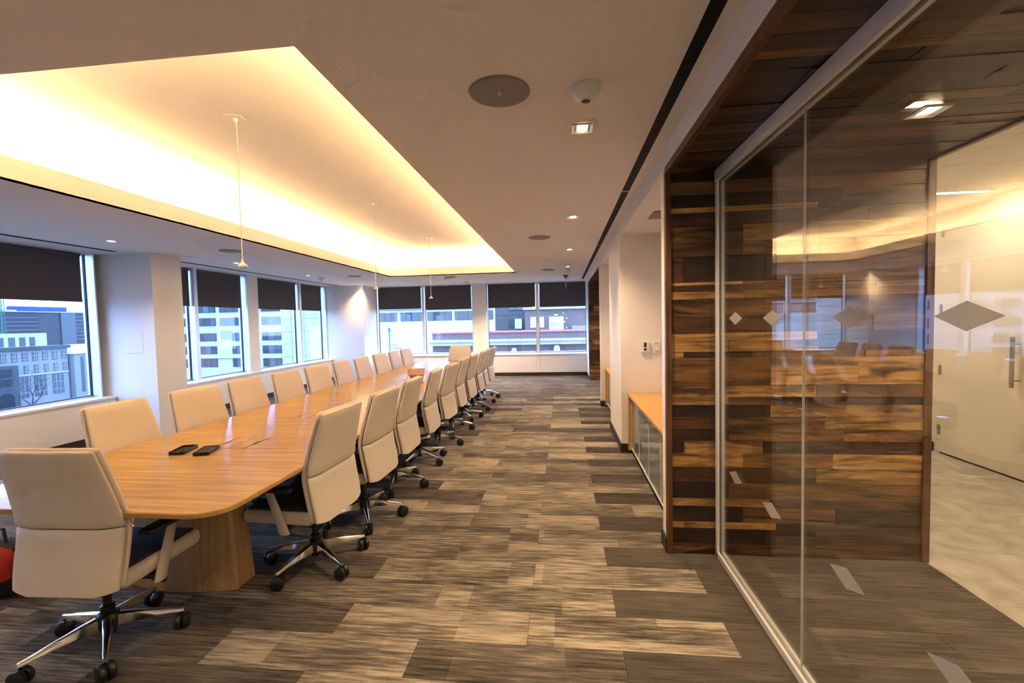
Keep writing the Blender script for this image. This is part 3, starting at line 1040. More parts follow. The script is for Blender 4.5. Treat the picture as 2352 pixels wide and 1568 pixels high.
def back_panel(z0, z1, t, yoff, dw, dz0=0.0, dz1=0.0, n=9, round_=0.018):
    rs = []
    for k in range(n + 1):
        z = z0 + (z1 - z0) * k / n
        dz = dz0 + (dz1 - dz0) * k / n
        rs.append(sect(z, interp(WID, z) + dw, t, yoff, dz))
    rs.insert(0, sect(z0 - round_ * 0.6, interp(WID, z0) + dw - 0.012, t * 0.70, yoff, dz0))
    rs.insert(0, sect(z0 - round_ * 0.9, interp(WID, z0) + dw - 0.035, t * 0.25, yoff, dz0))
    rs.append(sect(z1 + round_ * 0.6, interp(WID, z1) + dw - 0.012, t * 0.70, yoff, dz1))
    rs.append(sect(z1 + round_ * 0.9, interp(WID, z1) + dw - 0.035, t * 0.25, yoff, dz1))
    return MB().rings(rs)
def chair_proto():
    root = empty('swivel_chair')
    back_panel(0.405, 1.040, 0.040, 0.044, 0.0, -0.022, 0.006, 14).build('back_cushion', M['leather'], root, smooth=True)
    back_panel(0.686, 1.040, 0.034, 0.010, 0.006, -0.012, 0.006, 9, 0.012).build('upper_back_panel', M['leather'], root, smooth=True)
    back_panel(0.395, 0.664, 0.036, 0.012, -0.004, -0.034, -0.012, 9, 0.008).build('lower_back_panel', M['leather'], root, smooth=True)
    st = MB().box(-0.255, 0.255, -0.150, 0.330, 0.362, 0.452)
    st.build('seat', M['leather'], root, smooth=True, bevel=0.036, seg=4)
    sc_ = MB().box(-0.232, 0.232, -0.140, 0.300, 0.430, 0.462)
    sc_.build('seat_cushion', M['seat'], root, smooth=True, bevel=0.012, seg=3, label='dark seat cushion')
    for sx in (-1, 1):
        rs = []
        for (y_, z, a, b_) in ((0.020, 0.325, 0.019, 0.034), (0.045, 0.40, 0.019, 0.033), (0.075, 0.48, 0.016, 0.030), (0.115, 0.586, 0.014, 0.028)):
            rs.append([(sx * 0.272 + a * math.cos(2 * math.pi * i / 12), y_ + b_ * math.sin(2 * math.pi * i / 12), z) for i in range(12)])
        arm = MB().rings(rs).build('arm_post', M['armpost'], root, smooth=True)
        MB().box(sx * 0.272 - 0.040, sx * 0.272 + 0.040, -0.055, 0.205, 0.585, 0.612).build('arm_pad', M['black'], arm, smooth=True, bevel=0.012, seg=3)
        MB().box(sx * 0.19 - 0.075, sx * 0.19 + 0.075, 0.0, 0.05, 0.338, 0.358).build('arm_bracket', M['black'], arm)
    me = MB()
    me.box(-0.085, 0.085, -0.11, 0.13, 0.312, 0.368)
    me.build('tilt_mechanism', M['black'], root, bevel=0.012)
    lv = MB().tube([(0.08, 0.02, 0.335), (0.25, 0.03, 0.325)], 0.006, 8)
    lv.lathe([(0.016, 0.235), (0.018, 0.285)], 10, (0, 0.03, 0.325), 'x')
    lv.build('lever', M['black'], root, smooth=True)
    MB().lathe([(0.030, 0.06), (0.030, 0.20), (0.018, 0.205), (0.018, 0.33)], 16).build('gas_column', M['black'], root, smooth=True)
    MB().lathe([(0.045, 0.092), (0.052, 0.10), (0.052, 0.150), (0.038, 0.166)], 20).build('hub', M['black'], root, smooth=True)
    leg = MB()
    rs = []
    for rr, zt, zb, hw in ((0.04, 0.156, 0.096, 0.024), (0.10, 0.148, 0.098, 0.021), (0.20, 0.130, 0.098, 0.016), (0.29, 0.110, 0.090, 0.012), (0.318, 0.104, 0.088, 0.010)):
        rs.append([(rr, -hw, zb), (rr, hw, zb), (rr, hw * 0.82, zt - 0.004), (rr, hw * 0.5, zt), (rr, -hw * 0.5, zt), (rr, -hw * 0.82, zt - 0.004)])
    leg.rings(rs)
    lm = leg.mesh('leg', M['chrome'], smooth=True)
    cs = MB()
    for sy in (-1, 1):
        cs.lathe([(0.010, sy * 0.006), (0.036, sy * 0.006), (0.039, sy * 0.010), (0.039, sy * 0.026), (0.032, sy * 0.032), (0.008, sy * 0.033)], 20, (0, 0, 0.039), 'y')
    cs.lathe([(0.006, 0.03), (0.006, 0.092)], 8)
    cs.box(-0.026, 0.018, -0.006, 0.006, 0.034, 0.072)
    cm = cs.mesh('caster', M['black'], smooth=True)
    for k in range(5):
        a = 2 * math.pi * k / 5
        lo = bpy.data.objects.new('leg', lm)
        lo.rotation_euler = (0, 0, a)
        C.objects.link(lo)
        lo.parent = root
        c_ = bpy.data.objects.new('caster', cm)
        c_.location = (0.308, 0, 0)
        c_.rotation_euler = (0, 0, 0.9 + 1.3 * k)
        C.objects.link(c_)
        c_.parent = lo
    return root
proto = chair_proto()
ORD = ['nearest', 'second', 'third', 'fourth', 'fifth', 'sixth', 'seventh', 'eighth', 'ninth', 'farthest']
used = []
def chair(x, y, facing, lab, base=0.0):
    o = proto if not used else copy_tree(proto)
    used.append(o)
    rz = facing - math.pi / 2
    o.location = (x, y, 0)
    o.rotation_euler = (0, 0, rz)
    tag(o, lab, 'chair', 'cream swivel chairs around the conference table')
    for ch in o.children:
        if ch.name.startswith('leg'):
            pass
    legs = sorted([c for c in o.children if c.name.split('.')[0] == 'leg'], key=lambda c: c.name)
    for k, c in enumerate(legs):
        c.rotation_euler = (0, 0, math.radians(base) - rz + 2 * math.pi * k / 5)
R_ = math.radians
chair(-2.30, 1.95, R_(92.5), 'cream leather swivel chair at the near head of the table, back to the camera', 172)
RY = [2.75, 3.44, 4.15, 4.93, 5.63, 6.42, 7.18, 7.87, 8.52, 9.19]
RB = [184, 12, -4, -28, -8, 0, 20, -15, 10, -5]
for i in range(10):
    chair(-1.655 + (0.02 if i % 3 == 1 else 0), RY[i], R_(180 + [-3, -2, 1, 3, -3, 2, -1, 2, 4, -2][i]),
          'cream leather swivel chair on the aisle side of the table, %s from the camera' % ORD[i], RB[i])
LY = [2.90, 3.58, 4.22, 4.89, 5.545, 6.22, 6.88, 7.60, 8.28, 8.92]
for i in range(10):
    chair(-3.02, LY[i], R_([2, -3, 2, 0, -2, 3, 1, -2, 2, -3][i]),
          'cream leather swivel chair on the window side of the table, %s from the camera' % ORD[i], RND.uniform(0, 72))
chair(-2.30, 9.66, R_(-92), 'cream leather swivel chair at the far head of the table by the windows', 20)

# red and black bag on the floor behind the near head chair
e = empty('duffel_bag', (-3.42, 2.28, 0))
tag(e, 'red and black bag on the carpet behind the near head chair', 'bag')
m = MB()
rs = []
for xx, s in ((-0.20, 0.55), (-0.17, 0.85), (-0.08, 1.0), (0.08, 1.0), (0.17, 0.85), (0.20, 0.55)):
    rs.append([(xx, 0.13 * s * math.cos(a), 0.17 + 0.17 * s * math.sin(a)) for a in [2 * math.pi * i / 14 for i in range(14)]])
m.rings(rs)
m.build('bag_body', M['blackm'], e, smooth=True)
m = MB()
rs = []
for xx, s in ((-0.172, 0.86), (-0.08, 1.015), (0.08, 1.015), (0.172, 0.87), (0.203, 0.62)):
    rs.append([(xx, -0.133 * s * math.cos(a), 0.17 + 0.172 * s * math.sin(a)) for a in [R_(-12 + 11 * i) for i in range(8)]] + [(xx, -0.12 * s * math.cos(a), 0.17 + 0.15 * s * math.sin(a)) for a in [R_(65 - 11 * i) for i in range(8)]])
m.rings(rs)
m.build('red_panel', M['red'], e, smooth=True)
m = MB().tube([(-0.1, -0.02, 0.33), (-0.06, 0, 0.40), (0.06, 0, 0.40), (0.1, -0.02, 0.33)], 0.009, 8)
m.build('handle', M['blackm'], e, smooth=True)

# ------------------------------------------------------------------ credenzas in the niches
def credenza(y0, y1, ndoor, lab):
    e = empty('credenza', (0.76, (y0 + y1) / 2, 0))
    tag(e, lab, 'cabinet', 'credenzas in the wall niches')
    h = (y1 - y0) / 2
    box('countertop', -0.008, 0.515, -h, h, 0.675, 0.702, M['counter'], e, bevel=0.002)
    box('end_panel', -0.008, 0.515, h - 0.05, h, 0.035, 0.6745, M['counter'], e)
    box('end_panel', -0.008, 0.515, -h, -h + 0.03, 0.035, 0.6745, M['counter'], e)
    box('carcass', 0.045, 0.51, -h + 0.031, h - 0.051, 0.06, 0.6745, M['blackm'], e)
    box('plinth', 0.06, 0.5, -h + 0.02, h - 0.02, 0.0, 0.059, M['base'], e)
    W_ = (2 * h - 0.085) / ndoor
    for k in range(ndoor):
        a = -h + 0.033 + k * W_
        dr = box('door', 0.026, 0.044, a + 0.003, a + W_ - 0.003, 0.072, 0.665, M['cglass'], e)
        m = MB()
        m.box(0.022, 0.030, a + 0.003, a + 0.012, 0.064, 0.668)
        m.box(0.022, 0.030, a + W_ - 0.012, a + W_ - 0.003, 0.064, 0.668)
        m.box(0.018, 0.030, a + 0.003, a + W_ - 0.003, 0.058, 0.072)
        m.build('door_frame', M['alu'], dr)
credenza(3.185, 5.365, 4, 'low credenza with light oak top and grey glass doors in the near niche')
credenza(6.605, 8.205, 3, 'low credenza with light oak top and grey glass doors in the far niche')

# thermostats, switch, niche diffuser
e = empty('thermostat', (0.955, 5.379, 1.245))
tag(e, 'white thermostat with dark display on the pier above the near credenza', 'thermostat')
box('housing', -0.047, 0.047, -0.028, 0, -0.062, 0.062, M['whitepl'], e, bevel=0.005)
box('display', -0.013, 0.015, -0.0295, -0.027, 0.0, 0.052, M['lcd'], e)
MB().lathe([(0.014, -0.036), (0.016, -0.027)], 16, (0.001, 0, -0.026), 'y').build('knob', M['lcd'], e, smooth=True)
e = empty('dimmer', (1.09, 5.379, 1.24))
tag(e, 'white wall dial with round knob beside the thermostat', 'switch')
box('housing', -0.045, 0.045, -0.02, 0, -0.07, 0.07, M['whitepl'], e, bevel=0.006)
MB().lathe([(0.026, -0.034), (0.030, -0.02)], 20, (0, 0, -0.015), 'y').build('dial', M['whitepl'], e, smooth=True)
rg = MB()
rg.lathe([(0.033, -0.0215), (0.034, -0.0195)], 24, (0, 0, -0.015), 'y')
rg.build('dial_ring', M['steel'], e)
m = MB()
for a in (-0.022, -0.006, 0.010, 0.024):
    m.box(a, a + 0.004, -0.0215, -0.0195, 0.034, 0.05)
m.box(-0.012, 0.016, -0.0215, -0.0195, 0.052, 0.055)
m.build('markings', M['steel'], e)
e = empty('light_switch', (0.845, 8.219, 1.25))
tag(e, 'white double light switch on the fin above the far credenza', 'switch')
box('plate', -0.04, 0.04, -0.008, 0, -0.06, 0.06, M['whitepl'], e, bevel=0.003)
box('rocker', -0.018, 0.018, -0.014, -0.007, 0.006, 0.034, M['whitepl'], e)
box('rocker', -0.018, 0.018, -0.014, -0.007, -0.034, -0.006, M['whitepl'], e)
e = empty('niche_diffuser', (1.0, 4.4, ZH + 0.03))
tag(e, 'square air diffuser in the ceiling of the near niche', 'vent')
box('plate', -0.15, 0.15, -0.15, 0.15, -0.012, -0.001, M['greypl'], e)

# ------------------------------------------------------------------ ceiling fixtures
def downlight(x, y, z, lab, power, rz=0.0):
    e = empty('downlight', (x, y, z), rz)
    tag(e, lab, 'light', 'square recessed downlights')
    a, b_ = 0.062, 0.036
    m = MB()
    sq = lambda h, zz: [(-h, -h, zz), (h, -h, zz), (h, h, zz), (-h, h, zz)]
    m.rings([sq(a, -0.0006), sq(a, -0.012), sq(a - 0.004, -0.012), sq(b_, -0.0035), sq(b_, -0.0006)], cap=False)
    m.build('trim', M['whitepl'], e)
    m = MB()
    m.box(-b_, -b_ + 0.006, -b_, b_, -0.006, -0.0006)
    m.box(b_ - 0.006, b_, -b_, b_, -0.006, -0.0006)
    m.build('baffle', M['steel'], e)
    box('lens', -b_ + 0.006, b_ - 0.006, -b_, b_, -0.0032, -0.0008, M['lamp'], e)
    L = bpy.data.lights.new('downlight_beam', 'SPOT')
    L.energy = power
    L.color = (1.0, 0.70, 0.40)
    L.spot_size = math.radians(120)
    L.spot_blend = 1.0
    L.shadow_soft_size = 0.03
    lo = bpy.data.objects.new('downlight_beam', L)
    lo.location = (0, 0, -0.035)
    C.objects.link(lo)
    lo.parent = e
for i, y in enumerate((0.42, 2.65, 4.87, 7.08, 9.32)):
    downlight(0.132, y, ZC, 'square downlight in the row beside the wood wall, %s from the camera' % ORD[i], SPOT)
for i, y in enumerate((0.6, 2.8, 4.98, 7.11, 9.28)):
    downlight(-5.50, y, ZC, 'square downlight in the row along the side windows, %s from the camera' % ORD[i], SPOT * 0.55)
downlight(-1.55, 0.02, ZC, 'unseen square downlight added between tray and near wall, on the aisle side', SPOT * 0.45)  # unseen near-end pair, mirrored from the far row to add light here
downlight(-3.55, 0.02, ZC, 'unseen square downlight added between tray and near wall, on the window side', SPOT * 0.45)
downlight(-5.49, 11.93, ZC, 'square downlight grazing the far corner column', SPOT * 1.5)
downlight(-1.55, 11.84, ZC, 'square downlight by the far windows, right of the middle pier', SPOT * 2.2)
downlight(-3.55, 11.90, ZC, 'square downlight by the far windows, left of the middle pier', SPOT * 2.2)
downlight(1.69, 2.31, 2.508, 'square downlight in the walnut soffit over the glass entrance', SPOT * 0.8)
downlight(1.25, 10.9, 2.513, 'unseen square downlight added in the walnut soffit of the far portal', SPOT)  # out of view, added to brighten the far walnut panel
downlight(1.69, 0.4, 2.508, 'square downlight in the walnut soffit nearer the camera', SPOT * 0.8)

def speaker(x, y, lab, rad=0.145):
    e = empty('ceiling_speaker', (x, y, ZC))
    tag(e, lab, 'speaker', 'round ceiling speakers')
    MB().lathe([(rad, -0.0006), (rad, -0.006), (rad * 0.96, -0.009), (rad * 0.955, -0.009)], 40).build('rim', M['greypl'], e)
    MB().lathe([(rad * 0.95, -0.0075), (rad * 0.95, -0.0095)], 40).build('grille', M['greypl'], e)
    box('badge', -0.004, 0.004, -0.016, 0.016, -0.0108, -0.0096, M['whitepl'], e)
speaker(-0.28, 2.18, 'large round grey speaker in the ceiling nearest the camera')
speaker(-0.28, 5.99, 'round ceiling speaker between tray and wood wall, midway down the room')
speaker(-0.28, 9.80, 'round ceiling speaker between tray and wood wall, far end')
speaker(-4.72, 6.0, 'round ceiling speaker on the window side, midway down the room')
speaker(-4.67, 9.75, 'round ceiling speaker on the window side, far end')

def dome(x, y, lab):
    e = empty('ceiling_sensor', (x, y, ZC))
    tag(e, lab, 'sensor', 'domed ceiling sensors')
    MB().lathe([(0.070, -0.0006), (0.072, -0.012), (0.066, -0.032), (0.050, -0.052), (0.034, -0.062), (0.028, -0.064)], 28).build('dome', M['whitepl'], e, smooth=True)
    MB().lathe([(0.0275, -0.060), (0.0275, -0.067), (0.022, -0.068)], 20).build('lens_ring', M['alu'], e, smooth=True)
    MB().lathe([(0.0215, -0.062), (0.021, -0.0688), (0.010, -0.0715)], 20).build('lens', M['black'], e, smooth=True)
dome(0.130, 2.20, 'white domed camera with dark lens above the near downlight')
dome(0.138, 9.85, 'white domed sensor at the far end of the downlight row')
dome(-2.56, 12.05, 'white domed sensor by the far middle pier')
dome(-5.53, 9.86, 'white domed sensor by the side windows')

def sprinkler(x, y, lab):
    e = tag(empty('sprinkler', (x, y, ZC)), lab, 'sprinkler', 'flush sprinkler covers')
    MB().lathe([(0.040, -0.0006), (0.040, -0.004), (0.034, -0.008)], 24).build('cover', M['whitepl'], e, smooth=True)
    MB().lathe([(0.030, -0.0075), (0.028, -0.0095)], 24).build('cap', M['whitepl'], e, smooth=True)
sprinkler(-0.585, 4.84, 'round sprinkler cover in the aisle ceiling, middle of the room')
sprinkler(-0.585, 9.26, 'round sprinkler cover in the aisle ceiling, far end')
sprinkler(-0.58, 11.86, 'round sprinkler cover above the far windows')
sprinkler(-4.70, 4.94, 'round sprinkler cover on the window side near the camera')
sprinkler(-4.64, 9.27, 'round sprinkler cover on the window side, far end')

# slot diffusers
def slot(x0, x1, y0, y1, lab):
    e = empty('slot_diffuser', ((x0 + x1) / 2, (y0 + y1) / 2, ZC))
    tag(e, lab, 'vent', 'linear slot diffusers')
    hx, hy = (x1 - x0) / 2, (y1 - y0) / 2
    box('slot', -hx, hx, -hy, hy, -0.0015, -0.0004, M['darkslot'], e)
    f = 0.004
    m = MB()
    if x0 < 0:
        return
    m.box(-hx - f, -hx, -hy, hy, -0.003, -0.0004)
    m.box(hx, hx + f, -hy, hy, -0.003, -0.0004)
    m.build('edge_bead', M['ceil'], e)
    n = max(2, int(2 * hy / 0.9))
    for k in range(1, n):
        y = -hy + 2 * hy * k / n
        box('blade', -hx, hx, y - 0.012, y + 0.012, -0.004, -0.0016, M['steel'] if k % 3 == 0 else M['darkslot'], e)
slot(0.530, 0.592, YN + 0.1, 12.27, 'long black slot diffuser in the ceiling beside the wood wall')
slot(-6.265, -6.185, 0.7, 5.70, 'thin black slot diffuser along the near side window')
slot(-6.265, -6.185, 6.45, 12.0, 'thin black slot diffuser along the far side windows')

# hanging microphones
for i, y in enumerate((3.33, 5.90, 8.49)):
    e = empty('pendant_microphone', (-2.52, y, ZT), R_(12))
    tag(e, 'white microphone hanging on a thin cord from the tray, %s the camera' % ('nearest to', 'second from', 'farthest from')[i], 'microphone', 'hanging microphones over the table')
    box('ceiling_plate', -0.065, 0.065, -0.065, 0.065, -0.006, -0.0006, M['whitepl'], e, bevel=0.001)
    MB().lathe([(0.018, -0.006), (0.014, -0.03), (0.004, -0.034)], 14).build('strain_relief', M['whitepl'], e, smooth=True)
    MB().tube([(0.004, 0, -0.03), (0.006, 0, -0.25), (0.002, 0, -0.6), (0, 0, -1.115)], 0.0045, 8).build('cord', M['whitepl'], e, smooth=True)
    MB().lathe([(0.005, -1.10), (0.008, -1.115), (0.013, -1.128), (0.034, -1.146), (0.037, -1.156), (0.034, -1.164), (0.005, -1.166)], 20).build('microphone_head', M['whitepl'], e, smooth=True)

# exit sign and ceiling box at the far end
e = empty('exit_sign', (0.10, 11.2, ZC))
tag(e, 'edge-lit exit sign seen edge on, hanging before the far right blind', 'sign')
box('canopy', -0.055, 0.055, -0.09, 0.09, -0.022, -0.0006, M['blackm'], e)
box('body', -0.02, 0.02, -0.12, 0.12, -0.085, -0.022, M['redbr'], e)
m = MB()
for s in (-1, 1):
    m.box(s * 0.036 - 0.012, s * 0.036 + 0.012, -0.03, 0.03, -0.066, -0.054)
m.build('clip', M['whitepl'], e)
box('acrylic_panel', -0.008, 0.008, -0.13, 0.13, -0.30, -0.085, pm('pink_acrylic', (0.80, 0.45, 0.47), 0.4), e)
e = empty('ceiling_device', (-2.68, 10.62, ZC))
tag(e, 'small cream box under the ceiling just beyond the tray', 'device')
box('housing', -0.125, 0.125, -0.04, 0.05, -0.055, -0.012, M['whitepl'], e, bevel=0.004)
box('mounting_plate', -0.10, 0.13, -0.03, 0.07, -0.012, -0.0006, M['greypl'], e)

# ------------------------------------------------------------------ outside
struct(box('ground', -500, 260, -200, 420, -16.5, -16, M['ground']), 'street level far below the windows')

def building(name, lab, x0, x1, y0, y1, z0, z1, mat):
    e = empty(name, ((x0 + x1) / 2, (y0 + y1) / 2, z0))
    tag(e, lab, 'building')
    hx, hy = (x1 - x0) / 2, (y1 - y0) / 2
    box('body', -hx, hx, -hy, hy, 0, z1 - z0, mat, e)
    return e, ((x0 + x1) / 2, (y0 + y1) / 2, z0)
def part(e, org, name, x0, x1, y0, y1, z0, z1, mat):
    return box(name, x0 - org[0], x1 - org[0], y0 - org[1], y1 - org[1], z0 - org[2], z1 - org[2], mat, e)

# long white office block seen through the side and far windows (front towards the room)
Y8 = 80.0
e, og = building('office_building', 'long white office block with bands of windows behind the far and side windows', -86, -12.0, Y8, Y8 + 16, -16, 14.0, M['bwhite'])
def wfront(x0, x1, z0, z1, mat, n=1, frame=0.07):
    wdt = (x1 - x0) / n
    wn = part(e, og, 'window', x0, x1, Y8 - 0.10, Y8 - 0.02, z0, z1, M['bframe'])
    for k in range(n):
        mm = mat if not isinstance(mat, (list, tuple)) else mat[k % len(mat)]
        box('pane', x0 + k * wdt + frame - og[0], x0 + (k + 1) * wdt - frame - og[0], Y8 - 0.14 - og[1], Y8 - 0.105 - og[1], z0 + frame - og[2], z1 - frame - og[2], mm, wn)
W, W2, SH = M['bwin'], M['bwin2'], M['bshade']
for z0, z1, mats in ((4.54, 6.10, [W, W2, W]), (1.96, 3.50, [SH, W, SH]), (-1.0, 0.56, [W, SH, SH]), (-3.5, -1.98, [SH, W2, W]), (-6.05, -4.42, [SH, SH, SH])):
    wfront(-76.0, -71.6, z0, z1, mats, 3)
    wfront(-70.6, -66.7, z0, z1, mats, 3)
    if z0 > 1:
        wfront(-65.9, -61.6, z0, z1, [SH, SH, W], 3)
    else:
        wfront(-63.5, -61.6, z0, z1, [W, W2], 2)
    wfront(-57.2, -53.3, z0, z1, [W, W2, SH] if z0 < 4 else [W], 3)
# balcony front with slats between two window rows, and joints of the facade panels
for k in range(8):
    part(e, og, 'balcony_slat', -65.8 + k * 0.31, -65.62 + k * 0.31, Y8 - 0.12, Y8 - 0.02, -0.65, 1.05, M['bcream'])
part(e, og, 'balcony_ledge', -70.8, -61.5, Y8 - 0.3, Y8 - 0.02, -4.28, -4.12, M['bwhite'])
for z in (3.0, 0.61, -1.77, -4.2):
    part(e, og, 'panel_joint', -53.2, -36, Y8 - 0.04, Y8 - 0.02, z - 0.03, z + 0.03, M['bcream'])
for x in (-51.2, -48.6):
    part(e, og, 'panel_joint', x, x + 0.06, Y8 - 0.04, Y8 - 0.02, -8, 6, M['bcream'])
part(e, og, 'brick_panel', -47.6, -45.4, Y8 - 0.12, Y8 - 0.02, -5.5, 1.4, bricks('pale_brick', (0.55, 0.60, 0.62), (0.45, 0.5, 0.53), (0.8, 0.82, 0.84), 0.6))
# band of windows seen through the far windows
xw0 = -40.0
while xw0 < -16.5:
    wfront(xw0, min(xw0 + 4.6, -16.1), 2.02, 3.62, [W2, W2, W2, W2] if RND.random() < 0.7 else [W2, W, W2, W2], 4, 0.045)
    xw0 += 5.15
wfront(-15.3, -12.35, 2.02, 3.66, [W2, W2], 2, 0.09)
part(e, og, 'parapet_band', -40, -12.2, Y8 - 0.5, Y8 - 0.02, 4.2, 5.2, M['bwhite'])
pp = MB()
pp.lathe([(0.09, -6.0), (0.09, 0.2)], 8, (-31.85 - og[0], Y8 - 0.2 - og[1], 0 - og[2]))
pp.lathe([(0.16, 0.2), (0.22, 0.7), (0.10, 0.95)], 8, (-31.85 - og[0], Y8 - 0.2 - og[1], 0 - og[2]))
pp.build('drain_pipe', M['greenpipe'], e)
part(e, og, 'sign_strip', -31.3, -29.9, Y8 - 0.08, Y8 - 0.02, -2.35, -2.2, M['bcream'])
part(e, og, 'sign_strip', -31.2, -29.4, Y8 - 0.08, Y8 - 0.02, -3.0, -2.8, M['bcream'])

# blue-grey clad block
e, og = building('clad_building', 'blue-grey clad block rising behind the brick parapet', -6.3, -3.3, 42, 50, -16, 7, M['bgrey'])
part(e, og, 'window', -4.99, -4.47, 41.93, 41.99, 0.98, 1.77, M['bwin'])
part(e, og, 'white_unit', -4.41, -3.75, 41.7, 41.99, 0.86, 1.80, M['bwhite'])
wn = part(e, og, 'window', -4.97, -3.55, 41.93, 41.99, 2.60, 3.4, M['bframe'])
for k in range(2):
    box('pane', -4.93 + k * 0.7 - og[0], -4.30 + k * 0.7 - og[0], 41.9 - og[1], 41.925 - og[1], 2.64 - og[2], 3.36 - og[2], M['bwin2'], wn)
part(e, og, 'cladding_joint', -6.3, -3.3, 41.97, 41.995, 2.18, 2.22, M['bframe'])

# brick house with white door
e, og = building('brick_house', 'red brick rooftop house with a white door, behind the far right window', -3.16, 6.0, 38, 44, -16, 2.52, M['brick'])
part(e, og, 'coping', -3.3, 6.1, 37.85, 44.1, 2.52, 2.72, M['ledge'])
part(e, og, 'boarded_window', -2.69, -1.53, 37.94, 37.99, 0.99, 1.9, M['bwhite'])
dr = part(e, og, 'door', -1.11, 0.12, 37.93, 37.99, 0.6, 1.9, M['bwhite'])
for k, (a, b_, c_) in enumerate(((-0.98, 1.05, 0.42), (-0.86, 1.12, 0.33), (-0.70, 1.2, 0.22), (-0.55, 1.1, 0.30), (-0.40, 1.18, 0.18), (-0.24, 1.08, 0.2))):
    box('streak', a - og[0], a + 0.05 - og[0], 37.915 - og[1], 37.929 - og[1], b_ - og[2], b_ + c_ - og[2], M['bcream'], dr)
part(e, og, 'wall_lamp', -0.66, -0.38, 37.85, 37.99, 1.97, 2.10, M['bwhite'])
part(e, og, 'conduit', -1.28, 0.47, 37.95, 37.99, 2.25, 2.285, M['bframe'])
for x, z in ((0.36, 1.75), (0.20, 1.45), (0.36, 0.95), (0.08, 2.18)):
    part(e, og, 'junction_box', x - 0.05, x + 0.06, 37.93, 37.99, z - 0.06, z + 0.06, M['bwhite'])
part(e, og, 'roof_unit', 0.80, 1.93, 37.4, 37.95, 0.7, 1.09, M['bcream'])

# brick parapet in front
e, og = building('brick_parapet', 'brick building with red coping and stone ledge outside the far windows', -8.9, 9, 30, 37.0, -16, 0.83, M['brick'])
part(e, og, 'coping', -8.95, 9, 29.9, 30.6, 0.83, 0.93, M['coping'])
part(e, og, 'ledge', -9.15, 9, 29.55, 29.99, 0.24, 0.39, M['ledge'])
part(e, og, 'ledge', -9.0, 9, 29.7, 29.99, 0.0, 0.235, M['ledge'])
for x, wdt, zt in ((-3.23, 0.36, -0.20), (-0.38, 0.42, -0.06)):
    m = MB()
    poly = [(-wdt / 2, -1.2), (wdt / 2, -1.2), (wdt / 2 * 0.95, zt - 0.14), (wdt / 4, zt), (-wdt / 4, zt), (-wdt / 2 * 0.95, zt - 0.14)]
    m.rings([[(x + a - og[0], 29.5 - og[1], b_ - og[2]) for a, b_ in poly], [(x + a - og[0], 29.98 - og[1], b_ - og[2]) for a, b_ in poly]])
    m.build('arch_crown', M['ledge'], e)
part(e, og, 'lower_roof', -12, 9, 27.5, 29.54, -0.9, -0.42, M['ledge'])

# pale classical building beyond the near side window
XB = -120.0
e, og = building('pale_building', 'pale stone building with rows of windows outside the near side window', XB - 20, XB, 50, 96.2, -16, -1.75, M['bcream'])
part(e, og, 'cornice', XB - 20, XB + 0.5, 50, 96.6, -2.45, -1.72, M['bgrey'])
at = part(e, og, 'attic', XB - 14, XB - 1.0, 60, 92.8, -1.72, 1.28, M['bwhite'])
def wside(y0, y1, z0, z1, x=XB, bars=True):
    wn = part(e, og, 'window', x + 0.01, x + 0.08, y0, y1, z0, z1, M['bwin2'])
    if bars:
        m = MB()
        for t in (0.33, 0.66):
            yy = y0 + (y1 - y0) * t
            m.box(x + 0.08 - og[0], x + 0.12 - og[0], yy - 0.03 - og[1], yy + 0.03 - og[1], z0 - og[2], z1 - og[2])
        for t in (0.22, 0.6):
            zz = z0 + (z1 - z0) * t
            m.box(x + 0.08 - og[0], x + 0.12 - og[0], y0 - og[1], y1 - og[1], zz - 0.03 - og[2], zz + 0.03 - og[2])
        m.build('glazing_bars', M['bwhite'], wn)
for k in range(-3, 6):
    wside(84.9 + 1.98 * k, 86.04 + 1.98 * k, -5.02, -3.04)
    wside(85.14 + 1.98 * k, 85.98 + 1.98 * k, -7.78, -5.86)
for y0, y1 in ((81.4, 82.6), (83.4, 84.5), (85.38, 86.56), (87.38, 88.5), (89.3, 90.36)):
    wside(y0, y1, -1.6, 0.42, XB - 1.0, False)
for y0 in (85.4, 89.0, 92.6):
    wside(y0, y0 + 2.4, -13.1, -8.4)
part(e, og, 'belt_course', XB, XB + 0.2, 50, 96.2, -8.25, -8.0, M['bwhite'])
# projecting bay with an arch at its left
m = MB()
m.box(XB + 0.1 - og[0], XB + 3.0 - og[0], 60 - og[1], 84.0 - og[1], -16 - og[2], -5.6 - og[2])
by = m.build('bay', M['bgrey'], e)
for z0, z1 in ((-7.9, -6.2), (-9.8, -8.4)):
    wb = part(e, og, 'window', XB + 3.01, XB + 3.08, 80.4, 82.8, z0, z1, M['bwin'])
arc = [(82.9 - 1.3 + 1.3 * math.cos(a), -12.6 + 1.3 * math.sin(a)) for a in [math.pi * i / 12 for i in range(13)]] + [(80.3, -15.5), (82.9, -15.5)]
m = MB()
m.rings([[(XB + 3.01 - og[0], a - og[1], b_ - og[2]) for a, b_ in arc], [(XB + 3.10 - og[0], a - og[1], b_ - og[2]) for a, b_ in arc]])
m.build('arched_window', M['bwin'], e)
